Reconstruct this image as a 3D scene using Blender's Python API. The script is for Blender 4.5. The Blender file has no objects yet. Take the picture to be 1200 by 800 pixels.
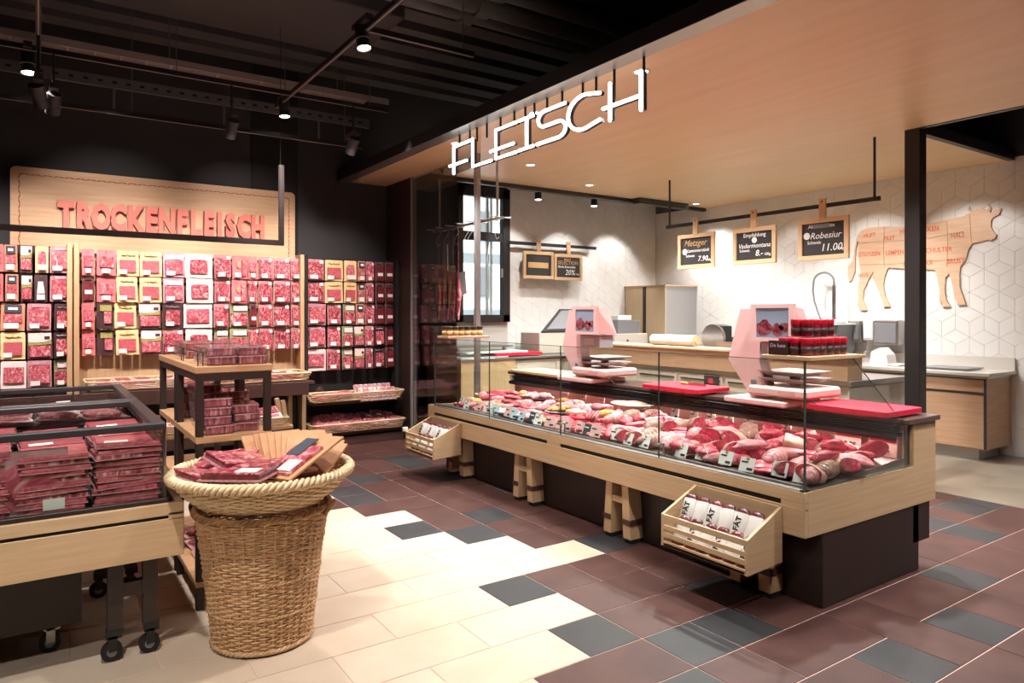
import bpy, math, random
from mathutils import Vector, Matrix, Euler, noise
R = math.radians
sc = bpy.context.scene
col = sc.collection
random.seed(7)

# ---------------------------------------------------------------- camera
cam_d = bpy.data.cameras.new('camera')
cam = bpy.data.objects.new('camera', cam_d)
col.objects.link(cam)
cam_d.sensor_width = 36.0
cam_d.lens = 816.0 / 1200.0 * 36.0
cam_d.shift_y = -33.0 / 1200.0
cam_d.clip_start = 0.05
cam.location = (0, 0, 1.5)
cam.rotation_euler = (R(90), 0, -math.atan2(555, 816))
sc.camera = cam

# ---------------------------------------------------------------- world, sun, exposure
w = bpy.data.worlds.new('world')
sc.world = w
w.use_nodes = True
w.node_tree.nodes['Background'].inputs[0].default_value = (0.75, 0.85, 1.0, 1)
w.node_tree.nodes['Background'].inputs[1].default_value = 1.2
sun_d = bpy.data.lights.new('sun', 'SUN')
sun_d.energy = 12.0
sun_d.angle = R(1)
sun = bpy.data.objects.new('sun', sun_d)
col.objects.link(sun)
sun.rotation_euler = Vector((0.15, 0.62, -0.77)).to_track_quat('-Z', 'Y').to_euler()
sc.view_settings.view_transform = 'Standard'
sc.view_settings.look = 'None'
sc.view_settings.gamma = 1
sc.view_settings.exposure = 0.0
sc.cycles.max_bounces = 7
sc.cycles.diffuse_bounces = 4
sc.cycles.glossy_bounces = 3
sc.cycles.transmission_bounces = 4
sc.cycles.transparent_max_bounces = 16
sc.cycles.caustics_reflective = False
sc.cycles.caustics_refractive = False
sc.cycles.sample_clamp_indirect = 4.0
sc.cycles.use_denoising = True

def spot(loc, target, power, angle=60, blend=0.6, c=(1, .93, .86), rad=0.04):
    d = bpy.data.lights.new('spot_lamp', 'SPOT')
    d.energy = power; d.spot_size = R(angle); d.spot_blend = blend
    d.color = c; d.shadow_soft_size = rad
    o = bpy.data.objects.new('spot_lamp', d)
    col.objects.link(o)
    o.location = loc
    o.rotation_euler = (Vector(target) - Vector(loc)).to_track_quat('-Z', 'Y').to_euler()
    return o

def area(loc, target, power, sx, sy, c=(1, .93, .86)):
    d = bpy.data.lights.new('area_lamp', 'AREA')
    d.shape = 'RECTANGLE'; d.size = sx; d.size_y = sy; d.energy = power; d.color = c
    o = bpy.data.objects.new('area_lamp', d)
    col.objects.link(o)
    o.location = loc
    o.rotation_euler = (Vector(target) - Vector(loc)).to_track_quat('-Z', 'Y').to_euler()
    return o

WARM = (1, .95, .90); PINK = (1, .70, .66); NEU = (1, .985, .965)
# lamps of the shop hall: seen track spots, and unseen ones added as front fill
for (p, q, e, a) in [((-.07, 6.7, 3.42), (.5, 6.0, 0), 200, 70), ((2.04, 6.9, 3.42), (2.3, 6.2, 0), 180, 75), ((2.02, 4.8, 3.42), (2.1, 4.1, 0), 230, 78),
                     ((2.0, 2.4, 3.42), (1.9, 2.9, 0), 160, 85), ((0.0, 2.0, 3.42), (.3, 3.3, .5), 260, 80), ((0, 4.2, 3.42), (0, 4.2, .5), 300, 80),
                     ((2.0, .2, 3.42), (3.2, 1.2, 0), 190, 90), ((-2.0, 1.0, 3.42), (-.5, 3.4, 0), 200, 90)]:
    spot(p, q, e, a, .7, WARM, .05)
# wall washers on the packs and the board
for x in (-1.4, -.35, .6, 1.55, 2.5, 3.1):
    spot((x, 6.15, 3.3), (x+.15, 8.0, 1.45), 270, 62, .8, (1, .84, .79), .05)
spot((2.9, 6.1, 3.3), (3.1, 7.75, .35), 200, 40, .7, (1, .84, .79), .05)  # spot added without a fixture to brighten the low right trays
spot((1.6, 5.9, 3.3), (1.5, 7.4, .6), 160, 45, .7, (1, .84, .79), .05)
for x in (.5, 1.8):  # pair of spots added to brighten the lettered board
    spot((x, 6.5, 3.3), (x+.1, 8.06, 2.35), 70, 60, .8, (1, .86, .78), .05)
# canopy downlights and added spots
for (x, y, e, a) in [(3.32, 3.35, 190, 100), (3.30, 4.52, 190, 100), (3.27, 5.75, 190, 100), (4.41, 6.13, 220, 120), (5.72, 6.68, 220, 120), (8.0, 6.95, 160, 120),
                  (3.7, 2.1, 170, 105), (3.7, 1.0, 140, 110), (5.3, 1.2, 210, 120), (5.2, 3.0, 370, 130), (5.2, 4.6, 370, 130), (5.4, 5.9, 330, 130), (7.2, 4.3, 280, 130), (7.1, 5.8, 280, 130), (6.2, -.2, 160, 120)]:  # no fixtures here: spots added for floor light and bounce onto the wood
    spot((x, y, 3.08), (x, y, 0), e, a, .8, NEU, .06)
# spots aimed at the tiled walls (scallops)
for y in (3.55, 4.6, 5.6, 6.7):
    spot((7.45, y, 3.0), (8.46, y-.1, 1.6), 45 if y < 5 else 28, 80, .5, NEU, .05)
for x in (5.45, 6.42, 7.4):
    spot((x, 7.4, 2.98), (x+.05, 8.2, 1.9), 60, 75, .5, NEU, .04)


# ---------------------------------------------------------------- helpers
def lin(h):
    if isinstance(h, str):
        h = h.lstrip('#'); h = [int(h[i:i+2], 16) / 255 for i in (0, 2, 4)]
        return tuple((c / 12.92 if c <= .04045 else ((c + .055) / 1.055) ** 2.4) for c in h) + (1,)
    return tuple(h) + (1,)

def M(name, c, c2=None, ns=5.0, st=(1, 1, 1), lo=.35, hi=.65, det=4, r=.5, met=0, bump=0, bs=None,
      rnd=0, coat=0, es=0, kind='noise', c3=None, spec=None, dist=0):
    m = bpy.data.materials.new(name); m.use_nodes = True
    nt = m.node_tree; N = nt.nodes; L = nt.links
    b = N['Principled BSDF']
    b.inputs['Roughness'].default_value = r
    b.inputs['Metallic'].default_value = met
    b.inputs['Coat Weight'].default_value = coat
    b.inputs['Coat Roughness'].default_value = .12
    if spec is not None: b.inputs['Specular IOR Level'].default_value = spec
    out = None
    if c2 or bump:
        tc = N.new('ShaderNodeTexCoord'); mp = N.new('ShaderNodeMapping')
        mp.inputs['Scale'].default_value = st
        L.new(tc.outputs['Object'], mp.inputs['Vector'])
        oi = N.new('ShaderNodeObjectInfo')
        ml = N.new('ShaderNodeMath'); ml.operation = 'MULTIPLY'; ml.inputs[1].default_value = 37.0
        L.new(oi.outputs['Random'], ml.inputs[0])
        va = N.new('ShaderNodeVectorMath'); va.operation = 'ADD'
        L.new(mp.outputs['Vector'], va.inputs[0]); L.new(ml.outputs[0], va.inputs[1])
        if kind == 'noise':
            t = N.new('ShaderNodeTexNoise'); t.inputs['Detail'].default_value = det
            t.inputs['Distortion'].default_value = dist
            fo = t.outputs['Fac']
        elif kind == 'voronoi':
            t = N.new('ShaderNodeTexVoronoi'); fo = t.outputs['Distance']
        else:
            t = N.new('ShaderNodeTexWave'); t.inputs['Distortion'].default_value = dist
            t.inputs['Detail'].default_value = det; fo = t.outputs['Fac']
        t.inputs['Scale'].default_value = ns
        L.new(va.outputs[0], t.inputs['Vector'])
    if c2:
        cr = N.new('ShaderNodeValToRGB'); e = cr.color_ramp.elements
        e[0].position = lo; e[0].color = lin(c); e[1].position = hi; e[1].color = lin(c2)
        if c3:
            x = e.new(min(1, hi + (hi - lo) * .6)); x.color = lin(c3)
        L.new(fo, cr.inputs[0]); out = cr.outputs[0]
    if rnd:
        oi2 = N.new('ShaderNodeObjectInfo'); mr = N.new('ShaderNodeMapRange')
        mr.inputs['To Min'].default_value = 1 - rnd; mr.inputs['To Max'].default_value = 1 + rnd
        L.new(oi2.outputs['Random'], mr.inputs['Value'])
        hs = N.new('ShaderNodeHueSaturation')
        if out: L.new(out, hs.inputs['Color'])
        else: hs.inputs['Color'].default_value = lin(c)
        L.new(mr.outputs[0], hs.inputs['Value']); out = hs.outputs[0]
    if out: L.new(out, b.inputs['Base Color'])
    else: b.inputs['Base Color'].default_value = lin(c)
    if bump:
        bp = N.new('ShaderNodeBump'); bp.inputs['Strength'].default_value = bump
        bp.inputs['Distance'].default_value = .01
        if bs:
            t2 = N.new('ShaderNodeTexNoise'); t2.inputs['Scale'].default_value = bs
            t2.inputs['Detail'].default_value = 3
            L.new(va.outputs[0], t2.inputs['Vector']); L.new(t2.outputs['Fac'], bp.inputs['Height'])
        else: L.new(fo, bp.inputs['Height'])
        L.new(bp.outputs[0], b.inputs['Normal'])
    if es:
        b.inputs['Emission Color'].default_value = lin(c)
        b.inputs['Emission Strength'].default_value = es
    return m

def glassmat(name, tint='#ffffff', refl=1.0, rough=0.0, opac=0.0, oc='#ffffff'):
    m = bpy.data.materials.new(name); m.use_nodes = True
    nt = m.node_tree; N = nt.nodes; L = nt.links
    N.remove(N['Principled BSDF'])
    o = N['Material Output']
    tr = N.new('ShaderNodeBsdfTransparent'); tr.inputs[0].default_value = lin(tint)
    gl = N.new('ShaderNodeBsdfGlossy'); gl.inputs['Roughness'].default_value = rough
    fr = N.new('ShaderNodeFresnel'); fr.inputs[0].default_value = 1.45
    ge = N.new('ShaderNodeNewGeometry'); mi = N.new('ShaderNodeMapRange')   # same index on either face of the pane
    mi.inputs['To Min'].default_value = 1.45; mi.inputs['To Max'].default_value = 1 / 1.45
    L.new(ge.outputs['Backfacing'], mi.inputs['Value']); L.new(mi.outputs[0], fr.inputs[0])
    mu = N.new('ShaderNodeMath'); mu.operation = 'MULTIPLY'; mu.inputs[1].default_value = refl
    L.new(fr.outputs[0], mu.inputs[0])
    mx = N.new('ShaderNodeMixShader')
    L.new(mu.outputs[0], mx.inputs[0]); L.new(tr.outputs[0], mx.inputs[1]); L.new(gl.outputs[0], mx.inputs[2])
    last = mx
    if opac:
        df = N.new('ShaderNodeBsdfDiffuse'); df.inputs[0].default_value = lin(oc)
        m2 = N.new('ShaderNodeMixShader'); m2.inputs[0].default_value = opac
        L.new(mx.outputs[0], m2.inputs[1]); L.new(df.outputs[0], m2.inputs[2]); last = m2
    L.new(last.outputs[0], o.inputs[0])
    return m

WL = {}
class MB:
    def __init__(s): s.v = []; s.f = []; s.m = []; s.sm = []; s.T = None; s.me = None
    def add(s, vs, fs, mi=0, smooth=False):
        k = len(s.v)
        if s.T is not None: vs = [s.T @ Vector(p) for p in vs]
        s.v += [tuple(p) for p in vs]
        s.f += [tuple(i + k for i in f) for f in fs]
        s.m += [mi] * len(fs); s.sm += [smooth] * len(fs)
        return s
    def box(s, a, b, mi=0, c=0):
        x0, y0, z0 = [min(p, q) for p, q in zip(a, b)]; x1, y1, z1 = [max(p, q) for p, q in zip(a, b)]
        if c <= 0:
            vs = [(x, y, z) for z in (z0, z1) for y in (y0, y1) for x in (x0, x1)]
            return s.add(vs, [(0, 2, 3, 1), (4, 5, 7, 6), (0, 1, 5, 4), (2, 6, 7, 3), (0, 4, 6, 2), (1, 3, 7, 5)], mi)
        c = min(c, (x1-x0)*.45, (y1-y0)*.45, (z1-z0)*.45)
        vs = []; idx = {}
        for X in (0, 1):
            for Y in (0, 1):
                for Z in (0, 1):
                    x = x1 if X else x0; y = y1 if Y else y0; z = z1 if Z else z0
                    dx = -c if X else c; dy = -c if Y else c; dz = -c if Z else c
                    idx[X, Y, Z] = len(vs)
                    vs += [(x, y+dy, z+dz), (x+dx, y, z+dz), (x+dx, y+dy, z)]
        fs = []
        q = lambda X, Y, Z, k: idx[X, Y, Z] + k
        for X in (0, 1): fs.append([q(X,0,0,0), q(X,1,0,0), q(X,1,1,0), q(X,0,1,0)][::(1 if X else -1)])
        for Y in (0, 1): fs.append([q(0,Y,0,1), q(1,Y,0,1), q(1,Y,1,1), q(0,Y,1,1)][::(-1 if Y else 1)])
        for Z in (0, 1): fs.append([q(0,0,Z,2), q(1,0,Z,2), q(1,1,Z,2), q(0,1,Z,2)][::(1 if Z else -1)])
        for a_ in (0, 1):
            for b_ in (0, 1):
                fs.append([q(a_,b_,0,0), q(a_,b_,0,1), q(a_,b_,1,1), q(a_,b_,1,0)][::(1 if a_ != b_ else -1) * -1])
                fs.append([q(a_,0,b_,0), q(a_,0,b_,2), q(a_,1,b_,2), q(a_,1,b_,0)][::(1 if a_ != b_ else -1)*-1])
                fs.append([q(0,a_,b_,1), q(0,a_,b_,2), q(1,a_,b_,2), q(1,a_,b_,1)][::(1 if a_ != b_ else -1)])
        for X in (0, 1):
            for Y in (0, 1):
                for Z in (0, 1):
                    fs.append([q(X,Y,Z,0), q(X,Y,Z,1), q(X,Y,Z,2)][::(1 if (X+Y+Z) % 2 else -1)])
        return s.add(vs, fs, mi)
    def cyl(s, p0, p1, r, n=12, mi=0, r1=None, caps=True, smooth=True):
        p0 = Vector(p0); p1 = Vector(p1); d = (p1 - p0).normalized()
        u = d.orthogonal().normalized(); v = d.cross(u)
        r1 = r if r1 is None else r1
        vs = [p0 + (u*math.cos(2*math.pi*i/n) + v*math.sin(2*math.pi*i/n))*r for i in range(n)]
        vs += [p1 + (u*math.cos(2*math.pi*i/n) + v*math.sin(2*math.pi*i/n))*r1 for i in range(n)]
        s.add(vs, [(i, (i+1) % n, n+(i+1) % n, n+i) for i in range(n)], mi, smooth)
        if caps: s.add(vs, [tuple(range(n))[::-1], tuple(range(n, 2*n))], mi)
        return s
    def tube(s, pts, r, n=6, closed=False, mi=0, rf=None, up=None):
        pts = [Vector(p) for p in pts]; m = len(pts)
        vs = []; u = None
        for i, p in enumerate(pts):
            a = pts[(i-1) % m] if (closed or i > 0) else p
            b = pts[(i+1) % m] if (closed or i < m-1) else p
            d = (b - a).normalized() if (b-a).length > 0 else Vector((0, 0, 1))
            if up is not None: u = (Vector(up) - d*d.dot(Vector(up))).normalized()
            elif u is None: u = d.orthogonal().normalized()
            else: u = (u - d*d.dot(u)).normalized()
            v = d.cross(u)
            rr = rf(i/(m-1)) if rf else r
            vs += [p + (u*math.cos(2*math.pi*k/n) + v*math.sin(2*math.pi*k/n))*rr for k in range(n)]
        fs = []
        for i in range(m if closed else m-1):
            j = (i+1) % m
            fs += [(i*n+k, i*n+(k+1) % n, j*n+(k+1) % n, j*n+k) for k in range(n)]
        s.add(vs, fs, mi, True)
        if not closed: s.add(vs, [tuple(range(n))[::-1], tuple(range((m-1)*n, m*n))], mi)
        return s
    def lathe(s, prof, n=20, mi=0, c=(0, 0, 0), smooth=True, sx=1, sy=1):
        vs = []; fs = []
        for (r, z) in prof:
            vs += [(c[0]+sx*r*math.cos(2*math.pi*k/n), c[1]+sy*r*math.sin(2*math.pi*k/n), c[2]+z) for k in range(n)]
        for i in range(len(prof)-1):
            fs += [(i*n+k, i*n+(k+1) % n, (i+1)*n+(k+1) % n, (i+1)*n+k) for k in range(n)]
        return s.add(vs, fs, mi, smooth)
    def prism(s, poly, h0, h1, ax='z', mi=0):
        # poly in the two axes left over, extruded along ax
        def P(a, b, h): return {'z': (a, b, h), 'y': (a, h, b), 'x': (h, a, b)}[ax]
        n = len(poly)
        vs = [P(a, b, h0) for a, b in poly] + [P(a, b, h1) for a, b in poly]
        fs = [tuple(range(n)), tuple(range(n, 2*n))[::-1]] + [(i, n+i, n+(i+1) % n, (i+1) % n) for i in range(n)]
        return s.add(vs, fs, mi)
    def blob(s, c, rad, seed=0, amp=.18, fr=1.6, n=14, k=8, mi=0, flat=0, T=None):
        vs = []; fs = []
        c = Vector(c)
        def q(th, ph):
            d = Vector((math.cos(th)*math.sin(ph), math.sin(th)*math.sin(ph), math.cos(ph)))
            a = 1 + amp*noise.noise(d*fr + Vector((seed*7.1, seed*3.3, seed))) * 1.6
            p = Vector((d.x*rad[0], d.y*rad[1], d.z*rad[2]))*a
            if flat and p.z < -rad[2]*flat: p.z = -rad[2]*flat
            if T is not None: p = T @ p
            return c + p
        vs.append(q(0, 0))
        for i in range(1, k):
            for j in range(n): vs.append(q(2*math.pi*j/n, math.pi*i/k))
        vs.append(q(0, math.pi))
        for j in range(n): fs.append((0, 1+j, 1+(j+1) % n))
        for i in range(k-2):
            for j in range(n):
                a = 1+i*n+j; b = 1+i*n+(j+1) % n
                fs.append((a, a+n, b+n, b))
        e = len(vs)-1; o = 1+(k-2)*n
        for j in range(n): fs.append((e, o+(j+1) % n, o+j))
        return s.add(vs, fs, mi, True)
    def text(s, body, size, Tm, ext=.001, off=0, mi=0, xs=1, align='CENTER'):
        c = bpy.data.curves.new('t', 'FONT'); c.body = body; c.size = size; c.extrude = ext
        c.offset = off; c.align_x = align; c.align_y = 'CENTER'; c.resolution_u = 2
        o = bpy.data.objects.new('t', c); col.objects.link(o)
        dg = bpy.context.evaluated_depsgraph_get()
        me = bpy.data.meshes.new_from_object(o.evaluated_get(dg))
        vs = [Tm @ Vector((v.co.x*xs, v.co.y, v.co.z)) for v in me.vertices]
        fs = [tuple(p.vertices) for p in me.polygons]
        bpy.data.objects.remove(o); bpy.data.curves.remove(c); bpy.data.meshes.remove(me)
        return s.add(vs, fs, mi)
    def mesh(s, name, mats, off=None):
        me = bpy.data.meshes.new(name)
        vs = s.v if off is None else [(x-off[0], y-off[1], z-off[2]) for x, y, z in s.v]
        me.from_pydata(vs, [], s.f)
        for m in (mats if isinstance(mats, (list, tuple)) else [mats]): me.materials.append(m)
        me.polygons.foreach_set('material_index', s.m)
        me.polygons.foreach_set('use_smooth', s.sm)
        me.update()
        return me

def wl(o):
    return WL.get(o, Vector((0, 0, 0)))
def tag(o, label=None, cat=None, group=None, kind=None):
    if label: o['label'] = label
    if cat: o['category'] = cat
    if group: o['group'] = group
    if kind: o['kind'] = kind
    return o
def thing(name, label, cat, loc=(0, 0, 0), rz=0, group=None, rot=None, scale=None):
    o = bpy.data.objects.new(name, None); col.objects.link(o)
    o.empty_display_size = .05
    o.location = loc; o.rotation_euler = rot if rot else (0, 0, rz)
    if scale: o.scale = scale
    WL[o] = Vector(loc)
    return tag(o, label, cat, group)
def part(mb, name, mats, parent, label=None, local=False, kind=None):
    me = mb if isinstance(mb, bpy.types.Mesh) else mb.mesh(name, mats, None if local else wl(parent))
    o = bpy.data.objects.new(name, me); col.objects.link(o)
    o.parent = parent; WL[o] = wl(parent)
    return tag(o, label, None, None, kind)
def single(mb, name, mats, label, cat, loc=(0, 0, 0), group=None, rot=None, kind=None, local=False):
    me = mb if isinstance(mb, bpy.types.Mesh) else mb.mesh(name, mats, None if local else loc)
    o = bpy.data.objects.new(name, me); col.objects.link(o)
    o.location = loc; WL[o] = Vector(loc)
    if rot: o.rotation_euler = rot
    return tag(o, label, cat, group, kind)
def struct(mb, name, mats, parent=None):
    o = bpy.data.objects.new(name, mb.mesh(name, mats)); col.objects.link(o)
    o.parent = parent
    if parent is None: o['kind'] = 'structure'
    return o
def dup(root, loc, rot=(0, 0, 0), label=None, group=None, scale=None):
    r = root.copy(); col.objects.link(r); r.location = loc; r.rotation_euler = rot
    if scale: r.scale = scale
    WL[r] = Vector(loc)
    if label: r['label'] = label
    if group: r['group'] = group
    for ch in root.children:
        c = ch.copy(); col.objects.link(c); c.parent = r
        for g in ch.children:
            d = g.copy(); col.objects.link(d); d.parent = c
    return r
ORD = ['first', 'second', 'third', 'fourth', 'fifth', 'sixth', 'seventh', 'eighth', 'ninth', 'tenth', 'eleventh',
       'twelfth', 'thirteenth', 'fourteenth', 'fifteenth', 'sixteenth', 'seventeenth', 'eighteenth', 'nineteenth',
       'twentieth', 'twenty-first', 'twenty-second', 'twenty-third', 'twenty-fourth', 'twenty-fifth', 'twenty-sixth',
       'twenty-seventh', 'twenty-eighth', 'twenty-ninth', 'thirtieth', 'thirty-first', 'thirty-second', 'thirty-third',
       'thirty-fourth', 'thirty-fifth', 'thirty-sixth', 'thirty-seventh', 'thirty-eighth', 'thirty-ninth', 'fortieth', 'forty-first']
# matrices: text readable on a wall that faces -y, and on a wall that faces -x
def TY(x, y, z, tilt=0): return Matrix.Translation((x, y, z)) @ Matrix.Rotation(R(90+tilt), 4, 'X')
def TX(x, y, z): return Matrix.Translation((x, y, z)) @ Matrix(((0, 0, -1, 0), (-1, 0, 0, 0), (0, 1, 0, 0), (0, 0, 0, 1)))

# ---------------------------------------------------------------- materials
birch_x = M('birch_grain_x', '#c9a780', '#d6b690', ns=3, st=(1, 12, 22), r=.45, lo=.3, hi=.7)
birch_y = M('birch_grain_y', '#c9a780', '#d6b690', ns=3, st=(12, 1, 22), r=.45, lo=.3, hi=.7)
birch_z = M('birch_grain_z', '#c39e76', '#d0ae88', ns=3, st=(14, 14, 1), r=.5, lo=.3, hi=.7)
canopy_wood = M('canopy_wood', '#e2c296', '#eaccA4', ns=2.2, st=(5, .5, 5), r=.38, lo=.3, hi=.7, det=6)
cabinet_wood = M('cabinet_wood', '#aa8466', '#b99476', ns=3, st=(1, 1, 14), r=.5, lo=.3, hi=.7)
oak = M('oak_board', '#b98a62', '#caa078', ns=3, st=(2, 10, 12), r=.5)
black = M('black_metal', '#1b1919', r=.45)
blackm = M('black_matte', '#181616', r=.75)
darkg = M('dark_grey_metal', '#383436', r=.45, met=.2)
wallblk = M('dark_wall_paint', '#3a3a3c', '#3e3d3f', ns=2, r=.9)
ceilblk = M('dark_ceiling_paint', '#555759', '#5b5c5f', ns=1.5, r=.8)
ceilpipe = M('dark_pipe_paint', '#626466', r=.6)
trayg = M('cable_tray_grey', '#a89e98', r=.5)
barg = M('bar_grey', '#5e595a', r=.5)
palew = M('pale_front', '#d6be98', '#dcc6a2', ns=3, st=(14, 14, 1), r=.5)
brown = M('dark_brown_laminate', '#30211f', '#34241f', ns=4, r=.5)
brown2 = M('brown_shelf_metal', '#4a302c', '#50352f', ns=4, r=.5)
grout = M('pale_grout', '#d4b4a8', '#dcbcb0', ns=14, r=.8)
cream_t = M('cream_tile', '#c8b49e', '#d0bda8', ns=4, r=.42, det=6, rnd=.03, bump=.03, bs=60)
brown_t = M('brown_tile', '#452a26', '#553731', ns=5, r=.45, det=8, rnd=.06, bump=.05, bs=50)
slate_t = M('slate_tile', '#313133', '#3a3a3c', ns=5, r=.42, det=8, rnd=.05, bump=.05, bs=50)
kfloor = M('grey_screed', '#7d7265', '#8e8272', ns=2.5, r=.3, det=6)
walltile = M('white_wall_tile', '#e9e6e1', '#eeebe6', ns=2, r=.35, rnd=.02)
wallgrout = M('wall_grout', '#ccc7bf', r=.8)
steel = M('brushed_steel', '#b9b6b2', '#a5a29e', ns=4, st=(1, 1, 2), r=.3, met=1)
steel2 = M('matte_steel', '#a8a4a0', r=.4, met=.9)
beige = M('beige_plastic', '#c9beb0', r=.5)
greyp = M('grey_plastic', '#77777a', r=.45)
whitep = M('white_plastic', '#e9e6e2', r=.4)
pinkp = M('pink_plastic', '#f7cbc7', r=.4)
pinkp2 = M('pink_plastic_deep', '#eeb0ac', r=.4)
redp = M('red_cutting_board', '#d81f3f', r=.5, bump=.05, bs=40)
redlid = M('red_lid', '#c8102e', r=.35)
jarred = M('jar_label_dark_red', '#4a0d14', '#8c1a24', ns=25, r=.3, coat=.5)
jaryel = M('jar_label_amber', '#8a2c18', '#c8862c', ns=22, r=.3, coat=.5)
paper = M('white_card', '#ece7e2', r=.7)
ink = M('black_ink', '#1c1a1a', r=.7)
redink = M('red_ink', '#c8303c', r=.7)
chalk = M('chalk_white', '#e8e6e2', r=.9)
goldchalk = M('chalk_gold', '#c09a6a', r=.9)
chalkb = M('chalkboard', '#262324', '#2c292a', ns=6, r=.6)
salmon = M('salmon_letter', '#cc6a5c', '#d27464', ns=8, r=.5)
stitch = M('rust_stitch', '#a84e30', r=.8)
signwood = M('sign_board_wood', '#c09c78', '#cfab88', ns=2.5, st=(1, 1, 16), r=.55, lo=.3, hi=.7)
cowwood = M('cow_board_wood', '#d4ae8e', '#dfbc9e', ns=2.5, st=(1, 2, 22), r=.55)
cowink = M('cow_board_orange', '#d87050', r=.8)
wick = M('wicker', '#c09468', '#dcb68c', ns=30, r=.5, rnd=.05, bump=.2, bs=80)
wickl = M('wicker_pale', '#d8ba90', '#ead0aa', ns=30, r=.5, rnd=.04, bump=.2, bs=80)
wickd = M('wicker_brown', '#8c6440', '#b88c5c', ns=24, r=.6)
rubber = M('rubber', '#1a1818', r=.7)
emit_w = M('led_white', '#fff6ee', es=9)
emit_lens = M('lamp_lens', '#fff4e6', es=14)
emit_pink = M('led_pink', '#ffb6ae', es=.6)
letterglow = M('white_neon', '#fff7f2', es=6)
mred = M('vacuum_meat_red', '#6e1826', '#c05a68', ns=6, r=.28, coat=.8, lo=.36, hi=.54, c3='#e8b4b4', rnd=.12, det=6, dist=1.5, bump=.5)
mpink = M('vacuum_meat_pink', '#a03a48', '#cc727c', ns=6, r=.28, coat=.8, lo=.36, hi=.56, c3='#ecc0bc', rnd=.08, det=6, dist=1.5, bump=.4)
mdark = M('dried_meat_dark', '#42141a', '#843038', ns=7, r=.3, coat=.7, lo=.3, hi=.7, rnd=.15, det=6, dist=1, bump=.5)
mslice = M('sliced_meat', '#a83040', '#cf6a74', ns=7, st=(.6, 1, 3), r=.3, coat=.6, lo=.25, hi=.6, c3='#ecc0b8', rnd=.1, det=5, dist=2.5, bump=.3)
beef = M('fresh_beef', '#981e30', '#c63e52', ns=14, r=.38, coat=.12, lo=.3, hi=.62, c3='#eaa6a0', rnd=.12, det=6, dist=2, bump=.35)
beefm = M('marbled_beef', '#a82a3c', '#cc5a6a', ns=22, r=.38, coat=.12, lo=.38, hi=.6, c3='#e4b8b0', rnd=.1, det=6, dist=2, bump=.35)
pork = M('fresh_pork', '#c4707a', '#e09c9e', ns=12, r=.4, coat=.12, lo=.3, hi=.65, c3='#f4d8cc', rnd=.08, det=5, dist=2, bump=.3)
fat = M('fat_rind', '#cf9c8c', '#e0b8a4', ns=12, r=.4, coat=.2, rnd=.06, bump=.3)
poultry = M('poultry_pale', '#d09484', '#e0b49c', ns=12, r=.35, coat=.3, rnd=.06, bump=.3)
gold = M('breaded_golden', '#c88438', '#e2b060', ns=40, r=.6, bump=.6, rnd=.08)
green = M('herb_green', '#50602c', '#748040', ns=30, r=.6)
grayskin = M('netted_roast_skin', '#8a6058', '#b88a7c', ns=26, r=.4, coat=.2, bump=.4)
film = M('clear_film_edge', '#b98084', '#d0a0a2', ns=20, r=.22, coat=.8, rnd=.06)
filmd = M('smoky_film_edge', '#6a4a4c', '#84605f', ns=20, r=.22, coat=.8, rnd=.06)
cardcream = M('cream_card', '#e8c890', '#f0d49e', ns=3, r=.6, rnd=.03)
cardpink = M('pink_card', '#d86a70', '#e28084', ns=3, r=.5, rnd=.05)
cardwhite = M('white_pack_card', '#f0dcd6', r=.6, rnd=.03)
cardtan = M('tan_card', '#c88868', '#d49878', ns=3, r=.6, rnd=.04)
carddark = M('dark_pack_card', '#3c2428', '#4a2c2e', ns=3, r=.45, rnd=.05)
cardgreen = M('green_grey_card', '#7c8462', '#8c926c', ns=3, r=.5, rnd=.04)
cardlilac = M('lilac_card', '#b890a0', '#c8a0ac', ns=4, r=.5, rnd=.04)
cardnavy = M('slate_header', '#3c4450', r=.5)
kraft = M('kraft_card', '#bb8a62', '#c8966c', ns=5, r=.7, rnd=.05)
hill = M('landscape_print', '#8c8c4c', '#a8a060', ns=12, r=.6)
glass = glassmat('counter_glass', '#f6faf8', 1.0)
glassedge = M('glass_edge', '#3e4c48', r=.2)
clearp = glassmat('clear_plastic', '#f4e8e8', 1.6, .05, .06, '#ffe8e8')
partglass = glassmat('partition_glass', '#cfcdcc', 1.3, .0)
railm = M('rail_light_steel', '#b8b5b2', r=.35, met=.3)

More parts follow.
